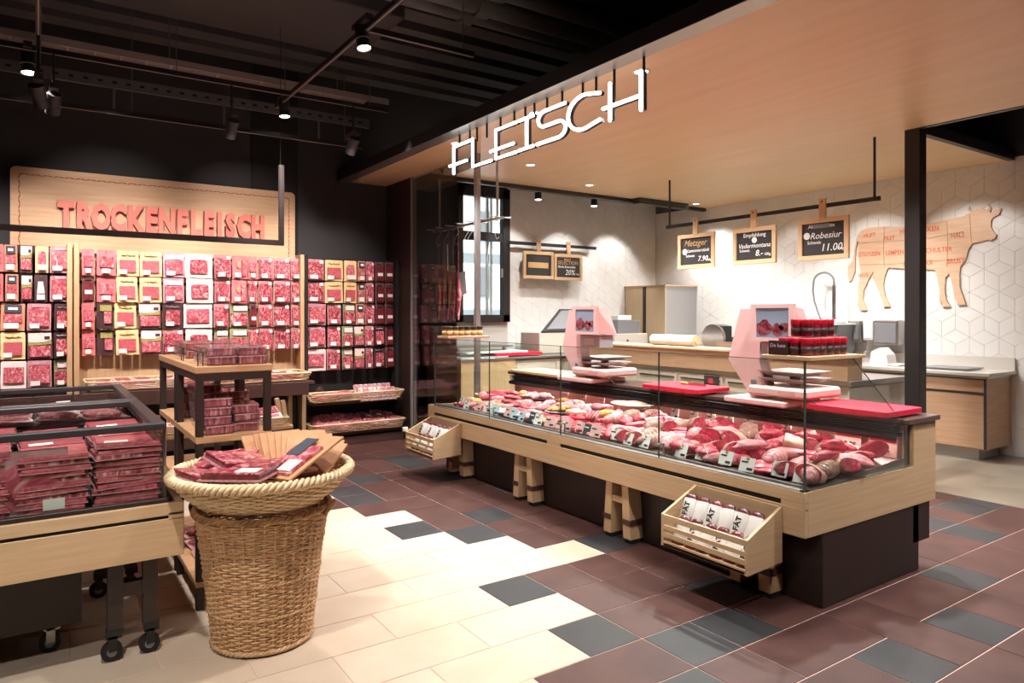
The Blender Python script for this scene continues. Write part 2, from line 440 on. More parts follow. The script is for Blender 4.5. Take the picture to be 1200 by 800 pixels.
# ================================================================ SETTING
# ---- floor with single tiles
GX = lambda i: 2.62 + .3128 * i
GY = lambda j: 2.005 + .3163 * j
fl = MB(); fl.box((-4.2, -5.2, -.06), (6.26, 8.3, -.003))
floor = struct(fl, 'floor', grout)
kf = MB(); kf.box((6.26, -5.2, -.06), (8.6, 8.3, 0)); kf.box((4.65, 3.4, -.05), (6.26, 7.2, .002))
struct(kf, 'floor_kitchen', kfloor)
occ = {}; tiles = []
def put(i, j, a, b, c):
    for q in range(a):
        for k in range(b):
            if (i+q, j+k) in occ: return
    for q in range(a):
        for k in range(b): occ[i+q, j+k] = 1
    tiles.append((i, j, a, b, c))
for t in [(1,13,1,2,'D'),(-1,12,1,1,'D'),(-2,11,1,1,'D'),(-1,10,1,2,'B'),(0,8,1,2,'B'),(-1,7,1,2,'B'),(-1,6,1,1,'D'),(0,6,1,1,'B'),  # one slate half tile here is a reflection on brown, put into colour
          (-2,7,1,1,'D'),(0,5,1,1,'B'),(1,4,1,1,'D'),(-2,3,1,1,'D'),(-1,3,1,1,'B'),(0,3,1,1,'B'),(-1,2,2,1,'B'),(1,2,1,1,'B'),  # another half tile coloured slate in place of a floor reflection
          (-2,1,1,1,'D'),(-1,1,2,1,'B'),(-3,0,2,1,'B'),(-1,0,1,1,'D'),(0,0,1,1,'D'),(1,0,1,1,'B'),(-2,-1,1,1,'D'),(-1,-1,1,1,'B'),
          (0,-1,2,1,'B'),(2,-2,1,2,'B'),(1,-2,1,1,'D'),(3,-1,2,1,'B'),(3,-2,1,1,'D'),(4,-2,1,1,'B'),(-1,-2,2,1,'B'),(5,-1,1,1,'D'),
          (8,0,1,1,'D'),(6,0,2,1,'B'),(5,0,1,1,'B'),(6,-1,2,1,'B'),(8,-1,2,1,'B'),(5,-2,2,1,'B'),(7,-2,1,1,'D'),(10,1,1,1,'D'),
          (9,1,1,1,'B'),(9,0,2,1,'B'),(1,15,2,1,'B'),(1,11,1,1,'D'),(1,9,1,2,'B'),(0,10,1,2,'B'),(0,12,1,1,'B'),(0,13,1,2,'B'),(1,7,1,2,'B')]:
    put(*t)
cend = {-9:-4,-8:-3,-7:-4,-6:-3,-5:-3,-4:-4,-3:-3,-2:-3,-1:-2,0:-3,1:-2,2:-1,3:-2,4:1,5:0,6:-1,7:-2,8:-1,9:-2,10:-4,11:-2,12:-4,13:-3,14:-4,15:-3,16:-2,17:-3,18:-3,19:-3}
rt = random.Random(5)
for j in range(-9, 20):
    b = cend[j]; i = b
    while i > -22:
        i -= 2; put(i, j, 2, 1, 'C')
    i = b
    while i < 12:
        if (i, j) in occ: i += 1; continue
        r_ = rt.random()
        if r_ < .15: put(i, j, 1, 1, 'D'); i += 1; continue
        if r_ < .68 and (i+1, j) not in occ and i < 11: put(i, j, 2, 1, 'B'); i += 2; continue
        if r_ < .8 and (i, j+1) not in occ and cend.get(j+1, 9) <= i: put(i, j, 1, 2, 'B'); i += 1; continue
        put(i, j, 1, 1, 'B'); i += 1
fx, fy = math.sin(math.atan2(555, 816)), math.cos(math.atan2(555, 816))
def shown(x, y):
    Z = x*fx + y*fy; X = x*fy - y*fx
    if Z < .8: return 0
    u = 600 + 816*X/Z; v = 367 + 816*1.5/Z
    if u < -60 or u > 1260 or v > 850: return 0
    if 3.45 < x < 4.2 and 2.2 < y < 5.9: return 0
    return 1/Z
TM = {}; tmat = {'C': cream_t, 'B': brown_t, 'D': slate_t}
g_ = .0062
sc_t = sorted(tiles, key=lambda t: -shown(GX(t[0]+t[2]/2), GY(t[1]+t[3]/2)))
rest = MB()
for n_, (i, j, a, b, c) in enumerate(sc_t):
    X = GX(i); Y = GY(j); W_ = .3128*a; D_ = .3163*b
    if X + W_ > 6.27 or (X + W_ > 4.65 and Y > 3.2): continue
    if n_ < 300:
        if (a, b, c) not in TM:
            m_ = MB(); m_.box((g_/2, g_/2, -.004), (W_-g_/2, D_-g_/2, .0), c=.0008)
            TM[a, b, c] = m_.mesh('tile', tmat[c])
        o = bpy.data.objects.new('tile', TM[a, b, c]); col.objects.link(o); o.location = (X, Y, 0); o.parent = floor
    else:
        rest.box((X+g_/2, Y+g_/2, -.004), (X+W_-g_/2, Y+D_-g_/2, 0), mi='CBD'.index(c))
for j in range(-9, 4):
    rest.box((GX(11)+g_/2, GY(j)+g_/2, -.004), (6.257, GY(j+1)-g_/2, 0), mi=2 if j % 4 == 1 else 1)
o = struct(rest, 'tile_field', [cream_t, brown_t, slate_t], floor); o['kind'] = 'stuff'

# ---- walls
def wall(name, boxes, m):
    b = MB()
    for a in boxes: b.box(*a)
    return struct(b, name, m)
wall('wall_back', [((-4.2, 8.2, 0), (4.66, 8.4, 4.4)), ((4.66, 8.21, 0), (5.5, 8.4, 1.38)), ((4.66, 8.2, 3.24), (5.5, 8.4, 4.4)),
                   ((5.5, 8.22, 3.3), (8.7, 8.4, 4.4))], wallblk)
wbt = wall('wall_back_tiled', [((5.5, 8.21, 0), (8.7, 8.4, 3.3)), ((4.1, 8.2, 0), (5.5, 8.215, 1.38))], wallgrout)
wrt = wall('wall_right', [((8.47, -5.2, 0), (8.7, 8.21, 3.14))], wallgrout)
wall('wall_right_upper', [((8.46, -5.2, 3.14), (8.7, 8.21, 4.4))], wallblk)
wall('wall_left', [((-4.4, -5.2, 0), (-4.2, 8.4, 4.4))], wallblk)
wall('wall_front', [((-4.4, -5.4, 0), (8.7, -5.2, 4.4))], wallblk)
wall('trim_1', [((2.0, 8.17, 2.0), (2.52, 8.2, 4.4))], blackm)
# rhombus wall tiles
E = .165; CW = E * math.cos(R(30))
def clip(poly, x0, x1, z0, z1):
    for ax, lim, sg in ((0, x0, 1), (0, x1, -1), (1, z0, 1), (1, z1, -1)):
        out = []
        for k in range(len(poly)):
            p, q = poly[k], poly[(k+1) % len(poly)]
            pi, qi = (p[ax]-lim)*sg >= 0, (q[ax]-lim)*sg >= 0
            if pi: out.append(p)
            if pi != qi:
                t = (lim-p[ax])/(q[ax]-p[ax]); out.append((p[0]+(q[0]-p[0])*t, p[1]+(q[1]-p[1])*t))
        poly = out
        if not poly: return poly
    return poly
def shrink(poly, d):
    cx = sum(p[0] for p in poly)/len(poly); cy = sum(p[1] for p in poly)/len(poly); out = []
    for k in range(len(poly)):
        p0, p, p1 = [Vector(poly[(k+q) % len(poly)]) for q in (-1, 0, 1)]
        a = (p-p0).normalized(); b = (p1-p).normalized()
        na = Vector((-a.y, a.x)); nb = Vector((-b.y, b.x)); den = 1 + na.dot(nb)
        if den < .1: out.append(tuple(p)); continue
        out.append(tuple(p + (na+nb)*(d/den)))
    return out
def rhombs(parent, h0, h1, z0, z1, front, ax, limit, key):
    # three rhombus directions make the cube pattern
    shapes = [[(0, 0), (CW, E/2), (CW, E*1.5), (0, E)], [(0, 0), (0, E), (-CW, E*1.5), (-CW, E/2)], [(0, E), (CW, E*1.5), (0, 2*E), (-CW, E*1.5)]]
    meshes = []
    for s_ in shapes:
        s2 = s_ if sum(s_[k][0]*s_[(k+1) % 4][1]-s_[(k+1) % 4][0]*s_[k][1] for k in range(4)) > 0 else s_[::-1]
        m_ = MB(); sh = shrink(s2, .0012)
        m_.prism(sh, 0, front[1]-front[0], ax); meshes.append((s2, m_.mesh('tile', walltile)))
    cells = []
    rows = int((z1-z0)/(1.5*E))+3; cols_ = int((h1-h0)/(2*CW))+3
    for r_ in range(-2, rows):
        for c_ in range(-1, cols_):
            ox = h0 + c_*2*CW + (CW if r_ % 2 else 0); oz = z0 + r_*1.5*E
            for k in range(3): cells.append((ox, oz, k))
    cells.sort(key=key)
    rest = MB(); n = 0
    for ox, oz, k in cells:
        pl = [(a+ox, b+oz) for a, b in meshes[k][0]]
        cp = clip(pl, h0, h1, z0, z1)
        if not cp or len(cp) < 3: continue
        full = all(h0 <= a <= h1 and z0 <= b <= z1 for a, b in pl)
        if full and n < limit:
            n += 1
            o = bpy.data.objects.new('tile', meshes[k][1]); col.objects.link(o); o.parent = parent
            o.location = (front[0], ox, oz) if ax == 'x' else (ox, front[0], oz)
        else:
            try: rest.prism(shrink(cp, .0012), front[0], front[1], ax)
            except Exception: pass
    o = struct(rest, 'tile_field', walltile, parent); o['kind'] = 'stuff'
rhombs(wbt, 5.5, 8.46, .9, 3.26, (8.202, 8.21), 'y', 300, lambda c: -c[1])
rhombs(wrt, 0.5, 8.2, .0, 3.14, (8.462, 8.47), 'x', 300, lambda c: (c[0]-4)**2 + (c[1]-2.2)**2*1.5)

# ---- dark ceiling with ribs
ce = MB(); ce.box((-4.4, -5.4, 4.4), (8.7, 8.4, 4.5))
ceil = struct(ce, 'ceiling', ceilblk)
rib = MB(); rib.box((-4.2, 0, 0), (8.46, .22, .12)); ribm = rib.mesh('deck_rib', ceilblk)
y_ = -1.0
while y_ < 8.0:
    o = bpy.data.objects.new('deck_rib', ribm); col.objects.link(o); o.parent = ceil; o.location = (0, y_, 4.28); y_ += .40
def ceiling_thing(name, label, mb, m, cat, loc):
    return single(mb, name, m, label, cat, loc)
for k, (yy, zz, rr, lab) in enumerate([(4.7, 4.1, .07, 'dark painted pipe under the ceiling deck nearest the canopy sign'), (4.95, 4.08, .09, 'thick dark painted duct running beside the nearest ceiling pipe'),
                            (5.22, 4.1, .07, 'dark painted pipe on the far side of the thick duct')]):
    b = MB(); b.cyl((-4, yy, zz), (8.4, yy, zz), rr, 14)
    for q in range(9): b.cyl((-3.5+q*1.3, yy, zz), (-3.38+q*1.3, yy, zz), rr+.02, 14)
    ceiling_thing('ceiling_pipe', lab, b, ceilpipe, 'pipe', (0, yy, zz))
b = MB(); b.box((-4.1, 5.45, 4.02), (2.6, 6.55, 4.28), c=.01); ceiling_thing('air_duct', 'wide plain dark duct box behind the ceiling pipes', b, wallblk, 'duct', (-1, 6, 4.02))
# bundled wire cable tray and perforated tray
t = thing('cable_tray', 'light grey wire cable tray running above the spotlights', 'cable tray', (-1, 7.0, 3.74))
for k in range(6):
    b = MB(); yy = 7.0 + (k-2.5)*.035; b.box((-4, yy-.006, 3.76 - .0), (2.9, yy+.006, 3.775)); part(b, 'wire', trayg, t)
b = MB()
for k in range(35): b.box((-4+k*.2, 6.9, 3.752), (-3.985+k*.2, 7.1, 3.76))
b.box((-4, 6.9, 3.73), (3.1, 6.915, 3.79)); b.box((-4, 7.085, 3.73), (2.9, 7.1, 3.79)); part(b, 'tray_rung', trayg, t)
for xx in (-.5, 1.0, 2.6):
    b = MB(); b.cyl((xx, 7.09, 3.76), (xx, 7.09, 4.3), .006, 6); part(b, 'hanger', ceilpipe, t)
t = thing('cable_tray', 'dark perforated cable tray below the light grey tray', 'cable tray', (-1, 7.7, 3.7))
b = MB(); b.box((-4, 7.66, 3.66), (3.2, 7.7, 3.76)); part(b, 'tray_body', ceilpipe, t)
b = MB()
for k in range(60): b.box((-3.9+k*.118, 7.655, 3.70), (-3.86+k*.118, 7.66, 3.72))
part(b, 'perforation', blackm, t, kind='stuff')
for xx in (-.4, .6, 1.6, 2.6):
    b = MB(); b.cyl((xx, 7.68, 3.45), (xx, 7.68, 3.66), .012, 6); part(b, 'hanger', ceilpipe, t)

# ---- light tracks and track spotlights
def track(label, a, b_, drops):
    t = thing('light_track', label, 'light track', a)
    b = MB(); dx, dy = (.018, 0) if a[0] == b_[0] else (0, .018)
    b.box((a[0]-dx, a[1]-dy, a[2]-.02), (b_[0]+dx, b_[1]+dy, a[2]+.02)); part(b, 'rail', black, t)
    b = MB(); b.box((a[0]-dx*.25, a[1]-dy*.25, a[2]-.0225), (b_[0]+dx*.25, b_[1]+dy*.25, a[2]-.0195)); part(b, 'conductor', trayg, t)
    for p in drops:
        b = MB(); b.cyl((p[0], p[1], a[2]+.02), (p[0], p[1], 4.38), .004, 6); part(b, 'suspension_wire', ceilpipe, t)
track('black light track running into the distance at far left', (0, .3, 3.6), (0, 7.2, 3.6), [(0, 2), (0, 6.9)])
track('black light track running diagonally towards the middle spotlight', (2.0, .3, 3.6), (2.0, 7.2, 3.6), [(2, 3), (2, 6.9)])
track('black light track crossing in front of the dark back wall', (-4, 7.15, 3.3), (2.9, 7.15, 3.3), [(2.7, 7.15), (.7, 7.15)])
track('short black light track hanging near the canopy', (2.0, 4.9, 3.62), (2.95, 4.9, 3.62), [(2.85, 4.9)])
track('black light track over the grey cable tray', (-4, 6.7, 3.6), (3.0, 6.7, 3.6), [(2.8, 6.7), (1, 6.7)])
def track_light(label, loc, aim, lit, group='track spotlights under the dark ceiling', stem=0):
    # loc = pivot under the track
    t = thing('track_spotlight', label, 'spotlight', loc, group=group)
    d = (Vector(aim)-Vector(loc)).normalized(); L_ = Vector(loc)
    b = MB(); b.box((loc[0]-.03, loc[1]-.14, loc[2]+.07), (loc[0]+.03, loc[1]+.14, loc[2]+.12), c=.004); part(b, 'adapter_box', darkg, t)
    b = MB(); b.cyl(L_+Vector((0, 0, .08)), L_, .008, 8)
    if stem: b.cyl(L_+Vector((0, 0, .1)), (loc[0], loc[1], stem), .01, 8)
    b.box((loc[0]-.05, loc[1]-.006, loc[2]-.006), (loc[0]+.05, loc[1]+.006, loc[2]+.006)); part(b, 'bracket', black, t)
    b = MB(); a0 = L_-d*.07; a1 = L_+d*.1
    b.cyl(a0, L_+d*.03, .052, 20); b.cyl(L_+d*.036, a1, .052, 20, caps=False)
    b.cyl(L_+d*.03, L_+d*.036, .046, 20, caps=False)
    part(b, 'lamp_body', black if lit else darkg, t)
    b = MB(); b.cyl(L_+d*.088, L_+d*.094, .047, 20); part(b, 'lens', emit_lens if lit else blackm, t)
    return L_+d*.12
TL = []
TL.append((track_light('lit black track spotlight at far left of the ceiling', (-.07, 6.8, 3.52), (.1, 6.3, 0), True), (.6, 5.4, 0)))
TL.append((track_light('lit black track spotlight left of centre above the board', (2.02, 7.0, 3.55), (2.1, 6.6, 0), True), (2.2, 5.8, 0)))
TL.append((track_light('lit black track spotlight nearest the canopy', (1.98, 4.88, 3.55), (2.25, 4.2, 0), True), (2.2, 4.0, 0)))
for k, (x_, nm) in enumerate([(.1, 'unlit looking dark track spotlight turned to the board, under the far left lit one'), (1.46, 'dark track spotlight turned to the board, above its middle'), (2.62, 'dark track spotlight turned to the wall, nearest the canopy end')]):
    track_light(nm, (x_, 6.7, 3.2), (x_-.15, 8.0, 1.6), False, stem=3.59)
track_light('dark track spotlight tilted down beside the far left one', (.0, 6.3, 3.14), (.5, 7.6, 1.6), False, stem=3.59)
# black frame hung in front of the board
t = thing('hanging_bar', 'black square tube bar hanging in front of the lettered board', 'frame', (0, 6.2, 2.12))
b = MB(); b.box((-3.5, 6.18, 2.095), (1.785, 6.22, 2.14)); part(b, 'crossbar', barg, t)
b = MB(); b.box((1.745, 6.18, 2.14), (1.785, 6.22, 2.80)); part(b, 'upright', barg, t)
for xx in (1.758, -1.2):
    b = MB(); b.cyl((xx, 6.2, 2.13), (xx, 6.2, 4.02), .0025, 5); part(b, 'suspension_wire', blackm, t)

# ---- canopy
cp = MB(); cp.box((3.14, -5.2, 3.11), (3.72, 8.2, 3.2)); cp.box((3.72, -5.2, 3.11), (6.31, 7.15, 3.2)); cp.box((6.31, 3.13, 3.11), (8.46, 7.15, 3.2))
canopy = struct(cp, 'ceiling_canopy', canopy_wood)
for nm, bx, mm in [('trim', ((3.0, -5.2, 3.105), (3.14, 8.2, 3.21)), black), ('trim', ((3.72, 7.15, 3.06), (8.46, 7.21, 3.22)), black),
                   ('trim', ((6.31, -5.2, 3.105), (6.37, 3.07, 3.21)), black), ('trim', ((6.31, 3.07, 3.105), (8.46, 3.13, 3.21)), black)]:
    b = MB(); b.box(*bx); part(b, nm, mm, canopy)
b = MB(); b.box((3.0, -5.2, 3.101), (3.14, 8.2, 3.105)); part(b, 'soffit_strip', steel2, canopy)
def downlight(label, x, y, r_=.06):
    t = thing('downlight', label, 'ceiling light', (x, y, 3.11), group='recessed downlights in the wooden canopy')
    b = MB(); b.lathe([(r_*.72, -.001), (r_*.8, -.007), (r_, -.006), (r_*1.02, 0)], 24, c=(x, y, 3.11)); part(b, 'rim', whitep, t)
    b = MB(); b.cyl((x, y, 3.1085), (x, y, 3.1095), r_*.74, 20); part(b, 'lens', emit_lens, t)
downlight('round recessed downlight behind the sign letter H', 3.32, 3.35)
downlight('round recessed downlight behind the sign letter I', 3.30, 4.52)
downlight('round recessed downlight behind the sign letter F', 3.27, 5.75)
downlight('round recessed downlight in the canopy below the letter E', 4.41, 6.13)
downlight('round recessed downlight in the canopy above the price boards on the back wall', 5.72, 6.68)
downlight('round recessed downlight in the far corner of the canopy', 8.0, 6.95)
# columns and posts
b = MB(); b.box((6.31, 3.0, 0), (6.43, 3.13, 3.105), c=.004); struct(b, 'column', black)
b = MB(); b.box((3.635, 5.98, 0), (3.685, 6.03, 3.11)); struct(b, 'post_1', M('post_grey', '#8e8a88', r=.4))
b = MB(); b.box((3.64, 7.45, 0), (3.67, 7.49, 3.11)); b.box((3.67, 7.45, 0), (3.70, 7.49, 3.11)); struct(b, 'post_2', bpy.data.materials['post_grey'])
b = MB(); b.box((3.65, 6.42, .02), (3.662, 7.45, 3.08)); b.box((3.65, 6.03, 2.98), (3.662, 6.42, 3.08)); struct(b, 'glass_partition', partglass)
b = MB(); b.box((3.65, 7.5, 0), (3.7, 8.2, 3.11)); struct(b, 'wall_partition', brown)
t = thing('door_track', 'slim rail with small hangers under the canopy above the glass partition', 'rail', (3.66, 6.7, 3.08))
b = MB(); b.box((3.652, 6.03, 3.085), (3.668, 7.5, 3.1)); part(b, 'rail', steel2, t)
b = MB(); b.box((3.64, 6.75, 3.04), (3.68, 6.79, 3.09)); part(b, 'hanger', M('brass', '#a87848', r=.4, met=.7), t)

# ---- window and the house across the street
b = MB()
for bx in [((4.66, 8.13, 1.38), (4.74, 8.22, 3.24)), ((5.38, 8.13, 1.38), (5.5, 8.22, 3.24)), ((4.66, 8.13, 1.38), (5.5, 8.22, 1.48)), ((4.66, 8.13, 3.1), (5.5, 8.22, 3.24)), ((4.74, 8.14, 2.5), (5.38, 8.21, 2.62))]:
    b.box(*bx, c=.004)
win = struct(b, 'window_1', black)
b = MB(); b.box((4.74, 8.17, 1.48), (5.38, 8.176, 2.5)); part(b, 'pane', glass, win)
b = MB(); b.box((4.74, 8.17, 2.62), (5.38, 8.176, 3.1)); part(b, 'pane', glass, win)
b = MB(); b.box((5.34, 8.10, 2.0), (5.36, 8.13, 2.12)); part(b, 'handle', steel2, win)
b = MB(); b.box((4.74, 8.5, 1.40), (4.8, 9.2, 3.3)); 
for xx, ww in ((5.22, .03), (5.29, .02)): b.box((xx, 8.3, 1.4), (xx+ww, 8.34, 3.2))
part(b, 'frame_reveal', whitep, win)
t = thing('apartment_house', 'pale apartment house seen through the window', 'building', (9, 15, 0))
fac = M('facade_white', '#f2f2f0', r=.9); facg = M('facade_grey', '#8e949a', r=.6)
b = MB(); b.box((5, 15, -1), (14, 17, 9)); part(b, 'wall', fac, t)
for zz in (1.9, 3.3, 5.2):
    for xx in (8.15, 9.1):
        b = MB(); b.box((xx, 14.96, zz), (xx+.42, 15.0, zz+.8)); o = part(b, 'window', facg, t)
        b = MB(); b.box((xx+.05, 14.94, zz+.05), (xx+.37, 14.96, zz+.75)); part(b, 'pane', greyp, o)
    b = MB(); b.box((7.6, 14.8, zz-.3), (11, 15, zz-.24)); part(b, 'balcony_slab', fac, t)

# ================================================================ HANGING LETTERS
def arc(cy, cz, ry, rz, a0, a1, n=10):
    return [(cy+ry*math.cos(R(a0+(a1-a0)*k/n)), cz+rz*math.sin(R(a0+(a1-a0)*k/n))) for k in range(n+1)]
LET = {
 'F': ([[(5.476, 3.0), (5.476, 2.757)], [(5.476, 2.995), (5.185, 2.995)], [(5.55, 2.835), (5.245, 2.835)]], [5.43, 5.25]),
 'L': ([[(5.146, 3.0), (5.146, 2.762), (4.85, 2.762)]], [5.13, 4.97]),
 'E': ([[(4.487, 2.995), (4.78, 2.995), (4.78, 2.762), (4.487, 2.762)], [(4.86, 2.837), (4.527, 2.837)]], [4.76, 4.56]),
 'I': ([[(4.445, 2.995), (4.26, 2.995)], [(4.345, 2.995), (4.345, 2.765)], [(4.445, 2.765), (4.26, 2.765)]], [4.41, 4.29]),
 'S': ([[(3.876, 2.993), (4.09, 2.993)] + arc(4.12, 2.938, .075, .055, 90, -90)[::-1][::-1] and [(3.876, 2.993)] + arc(4.12, 2.937, .075, .056, 90, 270) + arc(3.95, 2.823, .08, .058, 90, -90) + [(4.21, 2.765)]], [4.13, 3.95]),
 'C': ([arc(3.68, 2.88, .165, .115, 15, 345, 4)[:0] + [(3.515, 2.975)] + arc(3.675, 2.88, .165, .117, 105, 255, 14)[::1] + [(3.515, 2.785)]], [3.72, 3.58]),
 'H': ([[(3.405, 3.0), (3.405, 2.762)], [(3.47, 2.852), (3.12, 2.852)], [(3.12, 3.0), (3.12, 2.762)]], [3.40, 3.13]),
}
# arcs are drawn with y to the left of the picture: mirror S and C so that they open to the right
def fixS():
    up = [(4.12+.075*math.cos(R(a)), 2.937+.056*math.sin(R(a))) for a in range(90, -91, -18)]
    dn = [(3.95-.08*math.cos(R(a)), 2.823+.058*math.sin(R(a))) for a in range(90, -91, -18)]
    return [(3.876, 2.993)] + up + dn + [(4.21, 2.765)]
def fixC():
    return [(3.505, 2.968)] + [(3.675+.165*math.cos(R(a)), 2.88+.117*math.sin(R(a))) for a in range(112, -113, -14)] + [(3.505, 2.79)]
LET['S'] = ([fixS()], [4.13, 3.95]); LET['C'] = ([fixC()], [3.72, 3.58])
for ch in 'FLEISCH':
    strokes, rods = LET[ch]
    ym = sum(p[0] for s_ in strokes for p in s_)/sum(len(s_) for s_ in strokes)
    t = thing('sign_letter', 'glowing white hanging letter %s on black rods under the canopy edge' % ch, 'sign letter', (3.10, ym, 2.76), group='hanging illuminated letters')
    b = MB(); b2 = MB()
    for s_ in strokes:
        b.tube([(3.09, y, z) for y, z in s_], .0122, 8); b2.tube([(3.117, y, z) for y, z in s_], .016, 8)
        for q in (s_[0], s_[-1]): b.blob((3.09, q[0], q[1]), (.0122,)*3, amp=0, n=8, k=6)
    part(b, 'neon_tube', letterglow, t); part(b2, 'housing', black, t)
    for ry in rods:
        b = MB(); b.cyl((3.125, ry, 2.9 if ch in 'H' else 2.98), (3.125, ry, 3.1), .009, 8); part(b, 'rod', black, t)

# ================================================================ LETTERED BOARD ON THE BACK WALL
BX0, BX1, BZ0, BZ1, BY = -.22, 2.45, 2.05, 2.89, 8.06
t = thing('sign_board', 'large pale wooden board with raised red letters on the dark back wall', 'sign', ((BX0+BX1)/2, 8.2, BZ0))
def rrect(x0, x1, z0, z1, r, top=True, n=6):
    p = [(x0, z0), (x1, z0)]
    p += [(x1-r+r*math.cos(R(90*k/n)), z1-r+r*math.sin(R(90*k/n))) for k in range(n+1)]
    p += [(x0+r-r*math.sin(R(90*k/n)), z1-r+r*math.cos(R(90*k/n))) for k in range(n+1)]
    return p
b = MB(); b.prism(rrect(BX0, BX1, BZ0, BZ1, .05), BY, 8.2, 'y'); part(b, 'board', signwood, t)
b = MB()
bord = []
x_ = BX0+.06
per = [(BX0+.07, BZ0+.02), (BX0+.07, BZ1-.07), (BX1-.07, BZ1-.07), (BX1-.07, BZ0+.02)]
for k in range(3):
    a = Vector(per[k]); c = Vector(per[k+1]); n_ = int((c-a).length/.045)
    for q in range(n_):
        p = a+(c-a)*(q/n_); p2 = a+(c-a)*((q+.8)/n_); o_ = .005 if q % 2 else -.005
        nn = Vector((-(c-a).y, (c-a).x)).normalized()*o_
        b.tube([(p.x+nn.x, BY-.002, p.y+nn.y), (p2.x-nn.x, BY-.002, p2.y-nn.y)], .0045, 5)
part(b, 'stitched_border', stitch, t)
word = 'TROCKENFLEISCH'; lw = (2.10-.15)/len(word)
xx = .15
wid = {'I': .55, 'R': 1.05, 'O': 1.05, 'C': 1.0, 'K': 1.1, 'N': 1.1, 'H': 1.08, 'L': .92, 'E': .95, 'F': .92, 'S': 1.0, 'T': 1.0}
tot = sum(wid[c_] for c_ in word); sc_ = (2.10-.15)/tot
for ch in word:
    wd = wid[ch]*sc_
    b = MB(); b.text(ch, .335, TY(xx+wd/2, BY-.035, 2.445), ext=.02, off=.02, xs=.6)
    part(b, 'letter', salmon, t); xx += wd

